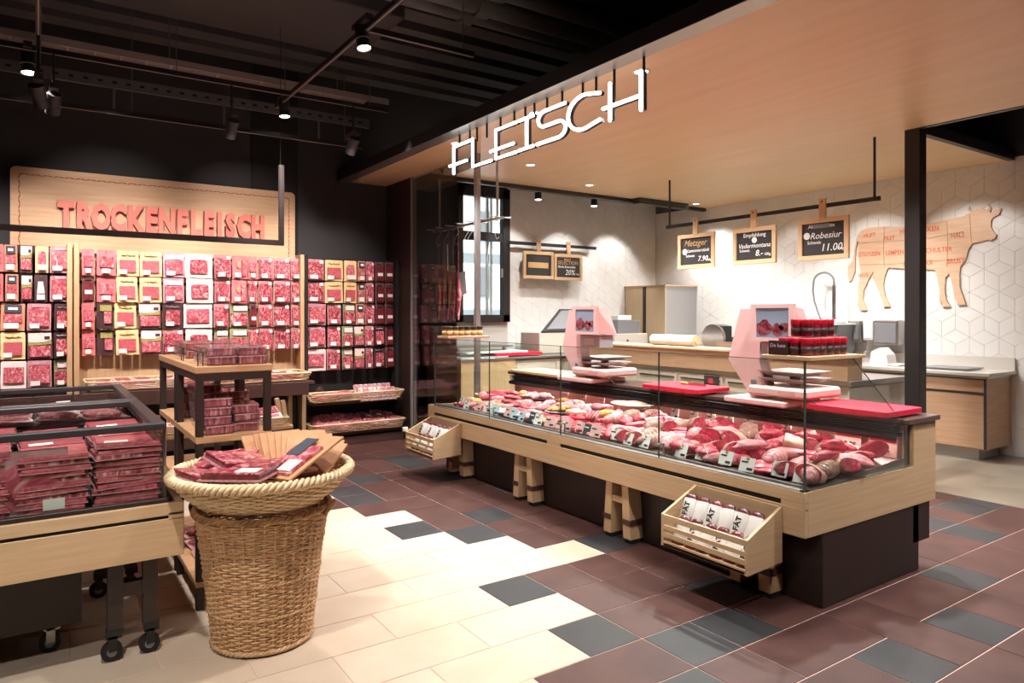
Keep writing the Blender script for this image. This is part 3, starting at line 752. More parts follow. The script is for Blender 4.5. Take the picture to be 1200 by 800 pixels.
# ================================================================ HANGING PACKS
def unit_mesh(name, build, mats):
    b = MB(); build(b); return b.mesh(name, mats)
def tabcard(b, th=.012, y=0, r=.06):
    p = rrect(-.5, .5, 0, 1, r)
    b.prism(p, y, y+th, 'y')
def patch(x0, x1, z0, z1, y0, y1, c=.01):
    return lambda b: b.box((x0, y0, z0), (x1, y1, z1), c=c)
mtab = {}
def pm(key, fn, mats):
    if key not in mtab: mtab[key] = unit_mesh(key[0], fn, mats)
    return mtab[key]
def squiggle(b, x0, x1, z, amp, y):
    b.tube([(x0+(x1-x0)*k/16, y, z+amp*math.sin(k*2.1)*(.5+.5*math.cos(k))) for k in range(17)], .012, 4)
def pack_parts(kind):
    P = []
    def add(nm, fn, mats, lab=None): P.append((nm, unit_mesh(nm, fn, mats), lab))
    def base(m, nm='card'): add(nm, lambda b: tabcard(b), m)
    lab = lambda x0=-.38, x1=.02, z0=.08, z1=.25: add('price_label', patch(x0, x1, z0, z1, -.032, -.024, 0), paper)
    if kind == 'R':
        base(film, 'film'); add('meat', lambda b: b.box((-.44, -.024, .05), (.44, .002, .86), c=.03), mred, None)
        add('recycling_mark', patch(.22, .42, .80, .93, -.03, -.022, 0), paper); lab(-.3, .12)
    elif kind == 'M':   # big clear red pack
        base(film, 'film'); add('meat', lambda b: b.box((-.42, -.03, .14), (.42, .002, .84), c=.03), mpink)
        add('header', lambda b: (b.box((-.3, -.012, .86), (.3, .0, .97))), cardlilac); lab()
    elif kind == 'P':
        base(cardpink); add('meat', patch(-.36, .36, .3, .74, -.02, .002), mpink); lab(-.25, .2)
    elif kind == 'C':
        base(cardcream); add('meat', patch(-.38, .38, .14, .64, -.02, .002), mslice)
        add('script_mark', lambda b: squiggle(b, -.3, .34, .82, .06, -.004), hill); lab(-.4, -.04)
    elif kind == 'L':
        base(cardlilac); add('header', patch(-.42, .42, .72, .9, -.012, 0), paper); add('meat', patch(-.42, .42, .12, .66, -.022, .002), mpink); lab()
    elif kind == 'W':
        base(cardwhite); add('meat', lambda b: b.prism(rrect(-.32, .32, .18, .76, .1), -.02, .0, 'y'), mred)
    elif kind == 'U':   # white card with a wide meat window
        base(cardwhite); add('meat', patch(-.4, .4, .2, .78, -.02, .002), mpink)
    elif kind == 'T':
        base(cardpink); add('round_seal', lambda b: b.cyl((-.05, -.016, .6), (-.05, .0, .6), .16, 16), cardtan)
        add('meat', patch(.12, .44, .1, .8, -.02, .002), mpink); lab(-.35, .05)
    elif kind == 'K':   # tan card with a dark header
        base(cardtan); add('header', patch(-.36, .36, .66, .95, -.016, 0), cardnavy); add('header_text', patch(-.2, .2, .76, .86, -.02, -.015, 0), chalk)
        add('meat', patch(-.4, .4, .3, .6, -.02, .002), mpink); lab(-.36, .25, .08, .28)
    elif kind == 'S':
        base(filmd, 'film'); add('sky_print', patch(-.46, .46, .62, .96, -.012, 0), cardwhite); add('hill_print', lambda b: b.prism([(-.46, .5), (.46, .54), (.46, .72), (.1, .6), (-.46, .64)], -.018, -.004, 'y'), hill)
        add('cow_print', patch(.18, .4, .72, .84, -.018, -.01, 0), carddark)
        add('meat', patch(-.42, .42, .08, .5, -.022, .002), mpink)
    elif kind == 'D':
        base(carddark); add('header_text', lambda b: squiggle(b, -.34, .34, .86, .04, -.004), chalk); add('meat', patch(-.36, .36, .12, .72, -.024, .002), mred); lab(-.34, .06)
    elif kind == 'B':
        base(carddark); add('leaf_print', patch(-.3, .4, .68, .92, -.014, 0), hill); add('meat', patch(-.06, .4, .2, .66, -.022, .002), mpink)
    elif kind == 'G':
        base(cardgreen); add('header', patch(-.3, .44, .7, .92, -.014, 0), cardwhite); add('meat', patch(-.44, .44, .08, .6, -.024, .002), mred); lab(-.3, .1, .06, .22)
    elif kind == 'N':   # bag with white face
        base(carddark); add('bag_face', lambda b: b.prism([(-.3, .3), (.3, .3), (.16, .74), (-.2, .74)], -.02, 0, 'y'), cardwhite); lab(-.3, .3, .06, .26)
    elif kind == 'V':
        base(filmd, 'film'); add('meat', patch(-.42, .42, .06, .8, -.03, .002, .03), mdark); add('header', patch(-.3, .3, .84, .95, -.012, 0), carddark); lab(-.3, .3, .3, .45)
    elif kind == 'Y':
        base(cardcream); add('meat', lambda b: b.prism(rrect(-.3, .3, .3, .8, .14), -.02, 0, 'y'), mpink); lab(-.3, .36, .1, .3)
    return P
KD = {'R': 'clear vacuum pack of red dried meat', 'M': 'large clear pack of sliced pink meat', 'P': 'pink card pack of sliced meat', 'C': 'cream card pack with brown script over red meat',
      'L': 'lilac pack with white band over sliced meat', 'W': 'white card pack with rounded red window', 'U': 'white card pack with wide pink window', 'T': 'pink card pack with round tan seal',
      'K': 'tan card pack with slate header', 'S': 'clear pack with hill and sky print', 'D': 'dark card pack with red window', 'B': 'dark card pack with green print',
      'G': 'green grey pack with white header', 'N': 'dark pack with white bag face', 'V': 'smoky pack of dark dried meat', 'Y': 'pale yellow pack with rounded window'}
PROTO = {}
rp = random.Random(11)
def px2x(u, y):
    a = (u-600)/816
    return y*(fx + a*fy)/(fy - a*fx)
def make_pack(kind, loc, w_, h_, rot, label, group):
    if kind not in PROTO:
        t = thing('meat_pack', label, 'meat pack', loc, group=group, rot=rot, scale=(w_, 1, h_))
        for nm, me, lb in pack_parts(kind):
            o = bpy.data.objects.new(nm, me); col.objects.link(o); o.parent = t
            if lb: o['label'] = lb
        PROTO[kind] = t; return t
    t = dup(PROTO[kind], loc, rot, label, group, (w_, 1, h_)); return t
def fixpack(kind):  # unit depth values are in metres already
    return kind
bays = {
 'left': ([(2.13, .25), (1.86, .25), (1.59, .25), (1.325, .25), (1.06, .25)],
   [[('R',-28,-16),('P',-14,5),('K',5,21),('S',23,38),('Y',41,57),('M',58,87)], [('R',-28,-16),('P',-14,4),('K',6,22),('S',24,38),('N',40,56),('M',58,86)],
    [('M',-30,-2),('K',0,29),('M',31,60),('D',63,84)], [('W',-32,-2),('C',0,30),('S',32,62),('D',63,84)], [('M',-30,-2),('U',0,31),('M',32,61),('G',63,84)]]),
 'middle': ([(2.12, .25), (1.86, .25), (1.6, .25), (1.335, .245)],
   [[('P',96,111),('P',113,136),('C',137,163),('C',164,190),('L',191,217),('W',217,249),('R',251,271),('T',272,290),('P',291,302),('R',303,319),('R',320,340),('R',341,356)],
    [('V',96,111),('P',113,136),('C',137,162),('C',164,190),('L',191,216),('W',218,250),('R',251,270),('T',271,289),('R',290,301),('R',303,319),('R',320,340),('R',341,356)],
    [('P',96,111),('B',113,133),('C',134,160),('S',162,189),('D',190,214),('U',215,249),('R',250,268),('G',269,291),('V',292,301),('R',303,319),('R',320,340),('R',341,354)],
    [('P',96,112),('B',113,134),('C',136,163),('S',164,190),('R',191,215),('W',217,249),('G',251,268),('G',269,290),('R',291,303),('R',304,320),('R',321,340),('R',341,353)]]),
 'right': ([(2.12, .245), (1.865, .245), (1.61, .245), (1.35, .245), (1.09, .25)],
   [[('R',358,380),('C',381,402),('Y',403,418),('K',419,428),('R',429,438),('V',440,450),('V',451,461)], [('R',358,380),('C',381,402),('C',403,418),('K',419,428),('R',429,438),('V',440,450),('V',451,461)],
    [('M',360,382),('R',384,400),('G',402,416),('K',417,427),('R',428,439),('V',440,450),('V',451,461)], [('M',360,382),('R',384,399),('G',401,414),('S',415,427),('R',428,438),('D',439,451),('V',452,461)],
    [('U',358,382),('R',383,399),('G',401,414),('S',415,427),('R',429,437),('D',438,451),('V',452,462)]])}
hk = MB()
for bay, (rows, packs) in bays.items():
    for ri, row in enumerate(packs):
        ztop, ph = rows[ri]
        for pi_, (kd, u0, u1) in enumerate(row):
            yy = 7.86 + rp.uniform(-.02, .02)
            if yy < 0: continue
            x0, x1 = px2x(u0, yy), px2x(u1, yy)
            if kd == 'W': pass
            lab = '%s, %s from left, %s row, %s bay' % (KD[kd], ORD[pi_], ORD[ri], bay)
            lab = lab.replace(' shelf bay', ' bay')
            t = make_pack(kd, ((x0+x1)/2, yy, ztop-ph), x1-x0-.004, ph, (R(rp.uniform(-5, -1)), R(rp.uniform(-1.2, 1.2)), R(rp.uniform(-4, 4))), lab, 'packs hanging in the %s wall bay' % bay)
            t['_'] = 0; del t['_']
            hk.cyl(((x0+x1)/2, 7.98, ztop-.02), ((x0+x1)/2, yy-.02, ztop-.018), .003, 5)

# ================================================================ WALL SHELF UNITS
def wall_unit(name, label, x0, x1, loc, backm, postm, backz=(.0, 2.14)):
    t = thing(name, label, 'shelf unit', loc)
    b = MB(); b.box((x0, 7.985, backz[0]), (x1, 8.0, backz[1])); part(b, 'back_panel', backm, t)
    for x in (x0, x1):
        b = MB(); b.box((x-.022, 7.80, 0), (x+.022, 8.0, 2.16), c=.003); part(b, 'side_post', postm, t)
    return t
sL = wall_unit('wall_shelf_unit', 'wooden wall shelf bay at far left hung with packs', -1.9, .245, (-.8, 7.9, 0), brown, birch_z)
sM = wall_unit('wall_shelf_unit', 'wide wooden wall shelf bay below the lettered board', .30, 2.455, (1.38, 7.9, 0), birch_z, birch_z, (.62, 2.14))
sR = wall_unit('wall_shelf_unit', 'black wall shelf bay beside the glass partition', 2.50, 3.62, (3.06, 7.9, 0), blackm, blackm)
part(hk, 'peg_hook', steel2, sM)
for t, x0, x1, zs in ((sL, -1.88, .22, (2.06, 1.79, 1.53, 1.26, 1.0)), (sM, .33, 2.43, (2.06, 1.79, 1.53, 1.26)), (sR, 2.53, 3.59, (2.06, 1.8, 1.54, 1.28, 1.02))):
    for z in zs:
        b = MB(); b.box((x0, 7.965, z), (x1, 7.985, z+.03)); part(b, 'peg_rail', brown, t)
# middle bay: dark shelf with apron, wooden posts below
b = MB(); b.box((.33, 7.30, .75), (2.43, 7.985, .78)); part(b, 'shelf', brown2, sM)
b = MB(); b.box((-.5, 7.28, .645), (2.36, 7.31, .78), c=.003); part(b, 'apron', brown2, sM)
b = MB(); b.box((.33, 7.9, 0), (2.43, 7.985, .64)); part(b, 'lower_panel', blackm, sM)
for x in (2.26, 2.41):
    b = MB(); b.box((x-.022, 7.6, 0), (x+.022, 7.66, .645), c=.003); part(b, 'leg', birch_z, sM)
b = MB(); b.box((-1.88, 7.30, .66), (.2, 7.985, .70)); part(b, 'shelf', brown2, sL)
# right bay: two shelves and stepped base
for z in (.47, .12):
    b = MB(); b.box((2.52, 7.62, z), (3.60, 7.985, z+.03), c=.003); part(b, 'shelf', brown2, sR)
b = MB(); b.box((2.52, 7.62, 0.0), (3.62, 7.985, .09), c=.004); part(b, 'base', brown2, sR)
b = MB(); b.box((2.50, 7.70, .09), (3.62, 7.985, .12), c=.004); part(b, 'base_step', brown2, sR)

# ---- woven trays
def woven_tray(label, x0, x1, y0, y1, z, h, group, flare=.03, lipz=.03):
    t = thing('wicker_tray', label, 'tray', ((x0+x1)/2, (y0+y1)/2, z), group=group)
    b = MB(); b.box((x0+flare, y0+flare, z), (x1-flare, y1-flare, z+.012)); part(b, 'bottom', wickl, t)
    b = MB(); n = max(3, int(h/.014)); st = MB()
    def rp_(f, k, ph):
        f2 = f*flare; pts = []
        L_ = [((x0+flare-f2), (y0+flare-f2)), ((x1-flare+f2), (y0+flare-f2)), ((x1-flare+f2), (y1-flare+f2)), ((x0+flare-f2), (y1-flare+f2))]
        for q in range(4):
            a = Vector(L_[q]); c = Vector(L_[(q+1) % 4]); m_ = max(2, int((c-a).length/.05))
            nn = Vector(((c-a).y, -(c-a).x)).normalized()
            for w__ in range(m_):
                p = a+(c-a)*(w__/m_)+nn*(.004 if (w__+k) % 2 else -.002); pts.append((p.x, p.y, z+.008+h*f))
        return pts
    for k in range(n): b.tube(rp_(k/(n-1), k, 0), .0065, 4, closed=True)
    part(b, 'woven_side', wickl, t)
    b = MB(); b.tube(rp_(1.08, 0, 0), .0105, 6, closed=True); part(b, 'rim', wickl, t)
    return t
woven_tray('long pale wicker tray under the packs of the middle bay', .36, 2.40, 7.34, 7.79, .785, .07, 'wicker trays of the wall shelves')
woven_tray('pale wicker tray on the upper shelf of the black bay', 2.49, 3.58, 7.55, 7.79, .505, .075, 'wicker trays of the wall shelves')
woven_tray('pale wicker tray on the lowest shelf of the black bay', 2.49, 3.60, 7.55, 7.79, .155, .085, 'wicker trays of the wall shelves')

# ---- loose packs
def loose_mesh(kind):
    if kind == 'vac':    # flat vacuum pack, 1 x 1 footprint
        return [('film', lambda b: b.box((-.5, -.5, 0), (.5, .5, .006), c=.002), film), ('meat', lambda b: b.blob((0, 0, .012), (.47, .47, .017), 3, .06, n=20, k=8), mred), ('price_label', lambda b: b.box((.02, -.36, .030), (.38, -.12, .034)), paper)]
    if kind == 'flat':
        return [('film', lambda b: b.box((-.5, -.5, 0), (.5, .5, .005), c=.002), film), ('meat', lambda b: (b.box((-.46, -.46, .003), (.46, .46, .024), c=.011)), mdark), ('film_top', lambda b: b.box((-.465, -.465, .02), (.465, .465, .0245), c=.002), mred), ('price_label', lambda b: b.box((.05, -.4, .0246), (.38, -.18, .026)), paper)]
    if kind == 'vacp':
        return [('film', lambda b: b.box((-.5, -.5, 0), (.5, .5, .006), c=.002), film), ('meat', lambda b: b.blob((0, 0, .012), (.47, .47, .017), 5, .06, n=20, k=8), mpink)]
    if kind == 'slab':
        return [('film', lambda b: b.box((-.5, -.5, 0), (.5, .5, .004), c=.001), film), ('meat', lambda b: b.box((-.48, -.49, .003), (.48, .49, .0225), c=.008), mred), ('price_label', lambda b: b.box((.02, -.36, .0226), (.38, -.12, .0236)), paper)]
    if kind == 'slabp':
        return [('film', lambda b: b.box((-.5, -.5, 0), (.5, .5, .004), c=.001), film), ('meat', lambda b: b.box((-.48, -.49, .003), (.48, .49, .0225), c=.008), mslice), ('price_label', lambda b: b.box((-.36, -.36, .0226), (.0, -.12, .0236)), paper)]
    if kind == 'kraft':
        return [('card', lambda b: b.box((-.5, -.5, 0), (.5, .5, .008), c=.002), kraft), ('meat', lambda b: b.box((-.38, -.44, .006), (.38, .2, .02), c=.006), mpink), ('brand_label', lambda b: b.box((-.3, -.05, .019), (.06, .34, .023)), cardnavy), ('price_label', lambda b: b.box((.0, -.4, .021), (.36, -.16, .024)), paper)]
    if kind == 'stick':
        return [('wrapper', lambda b: b.box((-.47, -.5, 0), (.47, .5, .018), c=.005), cardwhite), ('meat', lambda b: b.box((-.4, -.1, .008), (.4, .44, .021), c=.004), mred), ('seal', lambda b: b.box((-.3, -.4, .0175), (.3, -.2, .019)), cardpink)]
    if kind == 'kraftback':
        return [('card', lambda b: b.box((-.5, -.5, 0), (.5, .5, .008), c=.002), kraft), ('meat', lambda b: b.box((-.42, -.48, -.016), (.42, .4, .001), c=.006), mpink)]
    if kind == 'box':
        return [('film', lambda b: (b.box((-.5, -.5, 0), (.5, .5, .045), c=.006)), clearp), ('meat', lambda b: b.box((-.46, -.46, .004), (.46, .46, .040), c=.012), mred), ('fold_line', lambda b: b.box((-.498, -.506, .040), (.498, -.499, .0455)), film)]
LP = {}
def loose(kind, loc, sx, sy, rot, label, cat, group, name='meat_pack', sz=1):
    if kind not in LP:
        t = thing(name, label, cat, loc, group=group, rot=rot, scale=(sx, sy, sz))
        for nm, fn, m in loose_mesh(kind):
            me = unit_mesh(nm, fn, m)
            o = bpy.data.objects.new(nm, me); col.objects.link(o); o.parent = t
        LP[kind] = t; return t
    return dup(LP[kind], loc, rot, label, group, (sx, sy, sz))
rr = random.Random(3)
# middle tray
for k in range(11):
    x = .52+k*.172; kd = 'stick' if k < 4 else 'vac'
    for q in range(2):
        loose(kd, (x+rr.uniform(-.02, .02), 7.50+q*.2, .80+.012*q+rr.uniform(0, .02)), .16, .17, (R(rr.uniform(5, 14)), R(rr.uniform(-5, 5)), R(rr.uniform(-25, 25))),
              '%s pack lying %s from the left in the %s row of the middle tray' % ('white wrapped' if kd == 'stick' else 'red vacuum', ORD[k], ['front', 'rear'][q]), 'meat pack', 'packs in the long wicker tray', sz=1.6)
# upper right tray: red packs and a row of upright snack sticks
for k in range(6):
    loose('vacp', (2.62+k*.06+rr.uniform(0, .02), 7.66+(k % 2)*.12, .53+k*.008), .17, .15, (R(rr.uniform(5, 12)), 0, R(rr.uniform(-20, 20))),
          'red snack pack, %s of those lying at the left of the upper tray' % ORD[k], 'meat pack', 'packs in the upper tray of the black bay', sz=1.3)
for k in range(8):
    for q in range(2):
        loose('stick', (3.08+k*.058, 7.64+q*.13, .55+q*.03), .052, .16, (R(58), 0, R(rr.uniform(-6, 6))),
          'white tipped snack stick pack, %s from left, %s row of the upper tray' % (ORD[k], ['front', 'rear'][q]), 'meat pack', 'snack sticks in the upper tray of the black bay', sz=1.6)
b = MB(); b.blob((2.66, 7.82, .60), (.05, .03, .06), 4, .2); single(b, 'snack_bag', carddark, 'small black bag leaning at the left end of the upper tray', 'bag', (2.66, 7.82, .54))
for k in range(7):
    for q in range(3):
        dark = k > 3
        loose('vac' if dark else 'vacp', (2.62+k*.145+rr.uniform(-.01, .01), 7.64+q*.1, .20+q*.03+rr.uniform(0, .02)), .15, .16, (R(rr.uniform(22, 38)), R(rr.uniform(-8, 8)), R(rr.uniform(-15, 15))),
          '%s pack, %s from left in the %s row of the lowest tray' % ('dark red' if dark else 'bright red', ORD[k], ['front', 'middle', 'rear'][q]), 'meat pack', 'packs in the lowest tray of the black bay', sz=1.4)
# ---- low crate table under the middle bay with white wrapped goods
t = thing('side_table', 'low dark table carrying a pale tray below the middle bay', 'table', (1.55, 6.95, 0))
b = MB(); b.box((.7, 6.7, .40), (2.02, 7.15, .43), c=.003); part(b, 'top', oak, t)
b = MB(); b.box((.7, 6.69, .30), (2.02, 6.72, .40), c=.003); part(b, 'apron', brown2, t)
for x in (.75, 1.97):
    b = MB(); b.box((x-.03, 6.75, 0), (x+.03, 6.81, .3)); b.box((x-.03, 7.05, 0), (x+.03, 7.11, .3)); part(b, 'leg', brown2, t)
woven_tray('pale wicker tray on the low dark table', .74, 1.98, 6.72, 7.12, .432, .06, 'wicker trays of the low table')
for k in range(8):
    loose('stick', (.85+k*.145, 6.9, .47+rr.uniform(0, .03)), .17, .26, (R(rr.uniform(12, 25)), R(rr.uniform(-8, 8)), R(rr.uniform(-20, 20))),
          'white wrapped sausage bag, %s from left on the low table tray' % ORD[k], 'meat pack', 'white bags on the low table', sz=3)
t = thing('step_ladder', 'slanting pale wooden stand leaning beside the low table', 'stand', (2.1, 6.9, 0))
b = MB(); b.T = Matrix.Translation((2.07, 6.85, .0)) @ Matrix.Rotation(R(-9), 4, 'Y'); b.box((-.02, 0, 0), (.02, .05, .66), c=.003); part(b, 'side_rail', birch_z, t)
b = MB(); b.T = Matrix.Translation((2.07, 7.05, .0)) @ Matrix.Rotation(R(-9), 4, 'Y'); b.box((-.02, 0, 0), (.02, .05, .66), c=.003); part(b, 'side_rail', birch_z, t)

# ================================================================ DISPLAY RACK
t = thing('display_rack', 'tall dark rack with pale wooden shelves and wire rails behind the basket', 'rack', (.85, 4.43, 0))
X0, X1, Y0, Y1 = .655, 1.03, 3.79, 5.07
ymid = 4.43
for x in (X0+.02, X1-.02):
    for y in (Y0+.02, ymid-.04, ymid+.04, Y1-.02):
        b = MB(); b.box((x-.018, y-.018, 0), (x+.018, y+.018, 1.195), c=.002); part(b, 'post', brown, t)
for z, th in ((1.195, .035), (.84, .035), (.53, .03), (.115, .03)):
    for y0, y1 in ((Y0, ymid-.004), (ymid+.004, Y1)):
        b = MB(); b.box((X0 - (.0 if z < 1.1 else .005), y0, z), (X1+(.0 if z < 1.1 else .005), y1, z+th), c=.003); part(b, 'shelf_board', oak, t)
for z in (1.155, ):
    b = MB(); b.box((X0+.03, Y0+.004, z), (X1-.03, Y0+.034, z+.04)); b.box((X0+.004, Y0+.03, z), (X0+.034, Y1-.03, z+.04)); b.box((X1-.034, Y0+.03, z), (X1-.004, Y1-.03, z+.04)); part(b, 'top_frame', brown, t)
def wire_loop(p0, p1, h):
    b = MB(); a = Vector(p0); c = Vector(p1); up = Vector((0, 0, h))
    b.tube([a, a+up*.92, a+up+(c-a)*.02, c+up-(c-a)*.02, c+up*.92, c], .0028, 5); part(b, 'wire_rail', black, t)
zt = 1.23
wire_loop((X0+.04, Y0+.04, zt), (X1-.04, Y0+.04, zt), .075)
for a, c in ((Y0+.06, Y0+.5), (Y0+.56, Y1-.06)):
    wire_loop((X0+.02, a, zt), (X0+.02, c, zt), .075); wire_loop((X1-.02, a, zt), (X1-.02, c, zt), .075)
b = MB(); b.tube([(X0+.08, Y0+.03, .876), (X0+.08, Y0+.03, .93)], .003, 5); b.tube([(X0+.08, Y0+.03, .93), (X1+.01, Y0+.03, .945)], .003, 5); part(b, 'wire_rail', black, t)
k_ = 0
for q, y in enumerate((3.92, 4.15, 4.6, 4.85)):
    for c_ in range(2):
        for l_ in range(2 if q < 2 else 2):
            loose('box', (.775+c_*.155+ (0.02 if q else .01), y, 1.232+l_*.047), .145, .2, (0, 0, R(rr.uniform(-2, 2))),
              'clear box of red meat on the rack top, %s row, %s, %s layer' % (ORD[q], ['left', 'right'][c_], ['lower', 'upper'][l_]), 'meat box', 'clear meat boxes on the rack top', 'meat_box')
for q, (x, y, n) in enumerate([(.765, 3.9, 4), (.92, 3.94, 3), (.77, 4.16, 5), (.92, 4.2, 4), (.78, 4.62, 4), (.92, 4.65, 3)]):
    for l_ in range(n):
        loose('box', (x+rr.uniform(-.008, .008), y, .877+l_*.047), .14, .19, (0, 0, R(rr.uniform(-5, 5))),
              'clear meat box, %s from bottom in the %s stack on the middle rack shelf' % (ORD[l_], ORD[q]), 'meat box', 'clear meat boxes on the middle rack shelf', 'meat_box')
for q in range(4):
    loose('vac', (.84, 3.95+q*.22, .15+q*.004), .26, .2, (R(rr.uniform(-3, 3)), 0, R(rr.uniform(-8, 8))), 'red vacuum pack on the lowest rack shelf, %s from the front' % ORD[q], 'meat pack', 'packs on the lowest rack shelf')
    loose('vac', (.84, 3.95+q*.22, .565), .26, .2, (R(rr.uniform(-3, 3)), 0, R(rr.uniform(-8, 8))), 'red vacuum pack on the second lowest rack shelf, %s from the front' % ORD[q], 'meat pack', 'packs on the second rack shelf')

# ================================================================ CHEST FRIDGES
def chest(y0, y1, label, front):
    xr = .465; xl = -1.25
    t = thing('chest_fridge', label, 'chest fridge', ((xl+xr)/2, (y0+y1)/2, 0))
    zt = 1.02
    # rim
    for nm, a, c in (('rim', (xl, y0, zt-.03), (xr, y0+.05, zt)), ('rim', (xl, y1-.05, zt-.03), (xr, y1, zt)), ('rim', (xr-.055, y0+.05, zt-.03), (xr, y1-.05, zt)), ('rim', (xl, y0+.05, zt-.03), (xl+.05, y1-.05, zt))):
        b = MB(); b.box(a, c, c=.004); part(b, nm, darkg, t)
    b = MB(); b.box((xl, y0+.004, .69), (xr-.004, y0+.014, zt-.03)); part(b, 'front_glass', glass, t)
    b = MB(); b.box((xr-.014, y0+.016, .69), (xr-.004, y1-.01, zt-.03)); part(b, 'end_glass', glass, t)
    b = MB(); b.box((xl, y1-.014, .69), (xr-.004, y1-.004, zt-.03)); part(b, 'rear_glass', glass, t)
    for y in (y0+.01, y1-.02):
        b = MB(); b.box((xr-.012, y-.006, .69), (xr, y+.012, zt-.03), c=.002); part(b, 'corner_profile', steel, t)
    b = MB(); b.box((xl, y0+.02, .62), (xr-.02, y1-.02, .66)); part(b, 'inner_floor', blackm, t)
    b = MB(); b.box((xl, y0-.012, .672), (xr+.01, y0+.02, .692), c=.003); part(b, 'glass_sill', brown, t)
    xf = .53
    if front:
        b = MB()
        b.box((xl, y0-.03, .62), (xf, y0, .672), c=.002); b.box((xl, y0-.03, .44), (xf, y0, .605), c=.002); b.box((xf-.06, y0-.03, .6), (xf, y0, .63), c=0)
        part(b, 'fascia', birch_x, t)
        b = MB(); b.box((xl, y0-.02, .6), (xf-.06, y0-.005, .625)); part(b, 'shadow_slot', blackm, t)
    b = MB(); b.box((xf-.03, y0, .44), (xf, y1, .672), c=.002); part(b, 'end_fascia', birch_y, t)
    b = MB(); b.box((xl, y0+.25, .13), (.16, y1-.15, .62), c=.004); part(b, 'body', brown, t)
    b = MB(); b.box((xl, y0, .5), (xf-.04, y1-.02, .62)); part(b, 'tub', brown, t)
    # trestle
    for yy in ((y0+.06,) if front else ()) + (y1-.12,):
        b = MB()
        for sx in (0, 1):
            xa = .245+sx*.135; s_ = -1 if sx == 0 else 1
            b.add([(xa+.0, yy, .13), (xa+.06, yy, .13), (xa+.06-s_*.0, yy, .33), (xa, yy, .33), (xa+s_*.0, yy, .5), (xa+.06+s_*.0, yy, .5),
                   (xa+.0, yy+.05, .13), (xa+.06, yy+.05, .13), (xa+.06, yy+.05, .33), (xa, yy+.05, .33), (xa, yy+.05, .5), (xa+.06, yy+.05, .5)],
                  [(0, 1, 2, 3), (3, 2, 5, 4), (7, 6, 9, 8), (8, 9, 10, 11), (1, 7, 8, 2), (2, 8, 11, 5), (6, 0, 3, 9), (9, 3, 4, 10), (0, 6, 7, 1)])
        b.box((.29, yy+.005, .27), (.39, yy+.045, .33)); part(b, 'trestle', brown, t)
        for xc in (.27, .415):
            caster(t, xc, yy+.02, black)
    caster(t, .05, y0+.33, steel2); caster(t, .12, y1-.28, black)
    return t
def caster(t, x, y, m):
    b = MB(); b.box((x-.03, y-.022, .10), (x+.03, y+.022, .135)); b.box((x-.022, y-.022, .045), (x+.012, y-.018, .11)); b.box((x-.022, y+.018, .045), (x+.012, y+.022, .11)); o = part(b, 'caster', m, t)
    b = MB(); b.cyl((x-.008, y-.014, .042), (x-.008, y+.014, .042), .042, 18); b2 = part(b, 'wheel', rubber, o)
    b = MB(); b.cyl((x-.008, y-.017, .042), (x-.008, y+.017, .042), .02, 12); part(b, 'hub', greyp, o)
c1 = chest(3.38, 4.37, 'open glass chest fridge with wooden front, nearest at lower left', True)
c2 = chest(4.42, 5.41, 'second open glass chest fridge behind the nearest one', False)
# packs in the near chest: stacks
n_st = 0
for q, (x0, x1) in enumerate([(.20, .44), (-.07, .17), (-.35, -.10), (-.63, -.38)]):
    for r_, y in enumerate((3.52, 3.78, 4.04, 4.24)):
        nl = 12 if r_ == 0 else 12
        top = [12, 11, 12, 11][q] - (r_ > 2)
        for l_ in range(0 if r_ == 0 else 8, top):
            loose('slab' if (q*3+l_) % 3 < 1 else 'slabp', ((x0+x1)/2+rr.uniform(-.01, .01), y+rr.uniform(-.008, .008), .665+l_*.0235), x1-x0+.01, .24, (R(rr.uniform(-1.2, 1.2)), R(rr.uniform(-1.2, 1.2)), R(rr.uniform(-4, 4))),
              'flat red pack, %s layer, %s stack from right, %s row, near chest' % (ORD[l_], ORD[q], ['front', 'second', 'third', 'rear'][r_]), 'meat pack', 'stacked packs in the near chest fridge', sz=.9)
# upright packs pressed against the front glass with white labels
for q, (x0, x1) in enumerate([(-.16, .10), (-.50, -.24)]):
    t = thing('meat_pack', 'tall red vacuum pack with white label standing against the chest glass, %s' % ['right one', 'left one'][q], 'meat pack', ((x0+x1)/2, 3.415, .665))
    b = MB(); b.box((x0, 3.408, .665), (x1, 3.412, .95), c=.001); part(b, 'film', film, t)
    b = MB(); b.T = Matrix.Translation(((x0+x1)/2, 3.412, .80)); b.blob((0, 0, 0), (.115, .014, .125), 9+q, .1, n=18, k=10); part(b, 'meat', mred, t)
    b = MB(); b.box((x1-.085, 3.395, .70), (x1-.01, 3.398, .745)); part(b, 'price_label', paper, t)
    t = thing('pack_divider', 'dark plastic divider between the packs in the near chest, %s' % ['right one', 'left one'][q], 'divider', (x0-.03, 3.42, .665))
    b = MB(); b.box((x0-.045, 3.402, .665), (x0-.012, 3.62, .93), c=.003); part(b, 'panel', carddark, t)
for q in range(7):
    for r_ in range(3):
        loose(['vacp', 'vac', 'stick', 'vac'][(q+r_) % 4], (.3-q*.21, 4.58+r_*.28, .90+rr.uniform(0, .03)), .2, .26, (R(rr.uniform(-4, 4)), R(rr.uniform(-4, 4)), R(rr.uniform(-15, 15))),
          'meat pack in the second chest fridge, %s from right, %s row' % (ORD[q], ['front', 'middle', 'rear'][r_]), 'meat pack', 'packs in the second chest fridge', sz=1.4)
b = MB(); b.box((-1.2, 4.46, .66), (.43, 5.36, .89)); part(b, 'riser', blackm, c2)

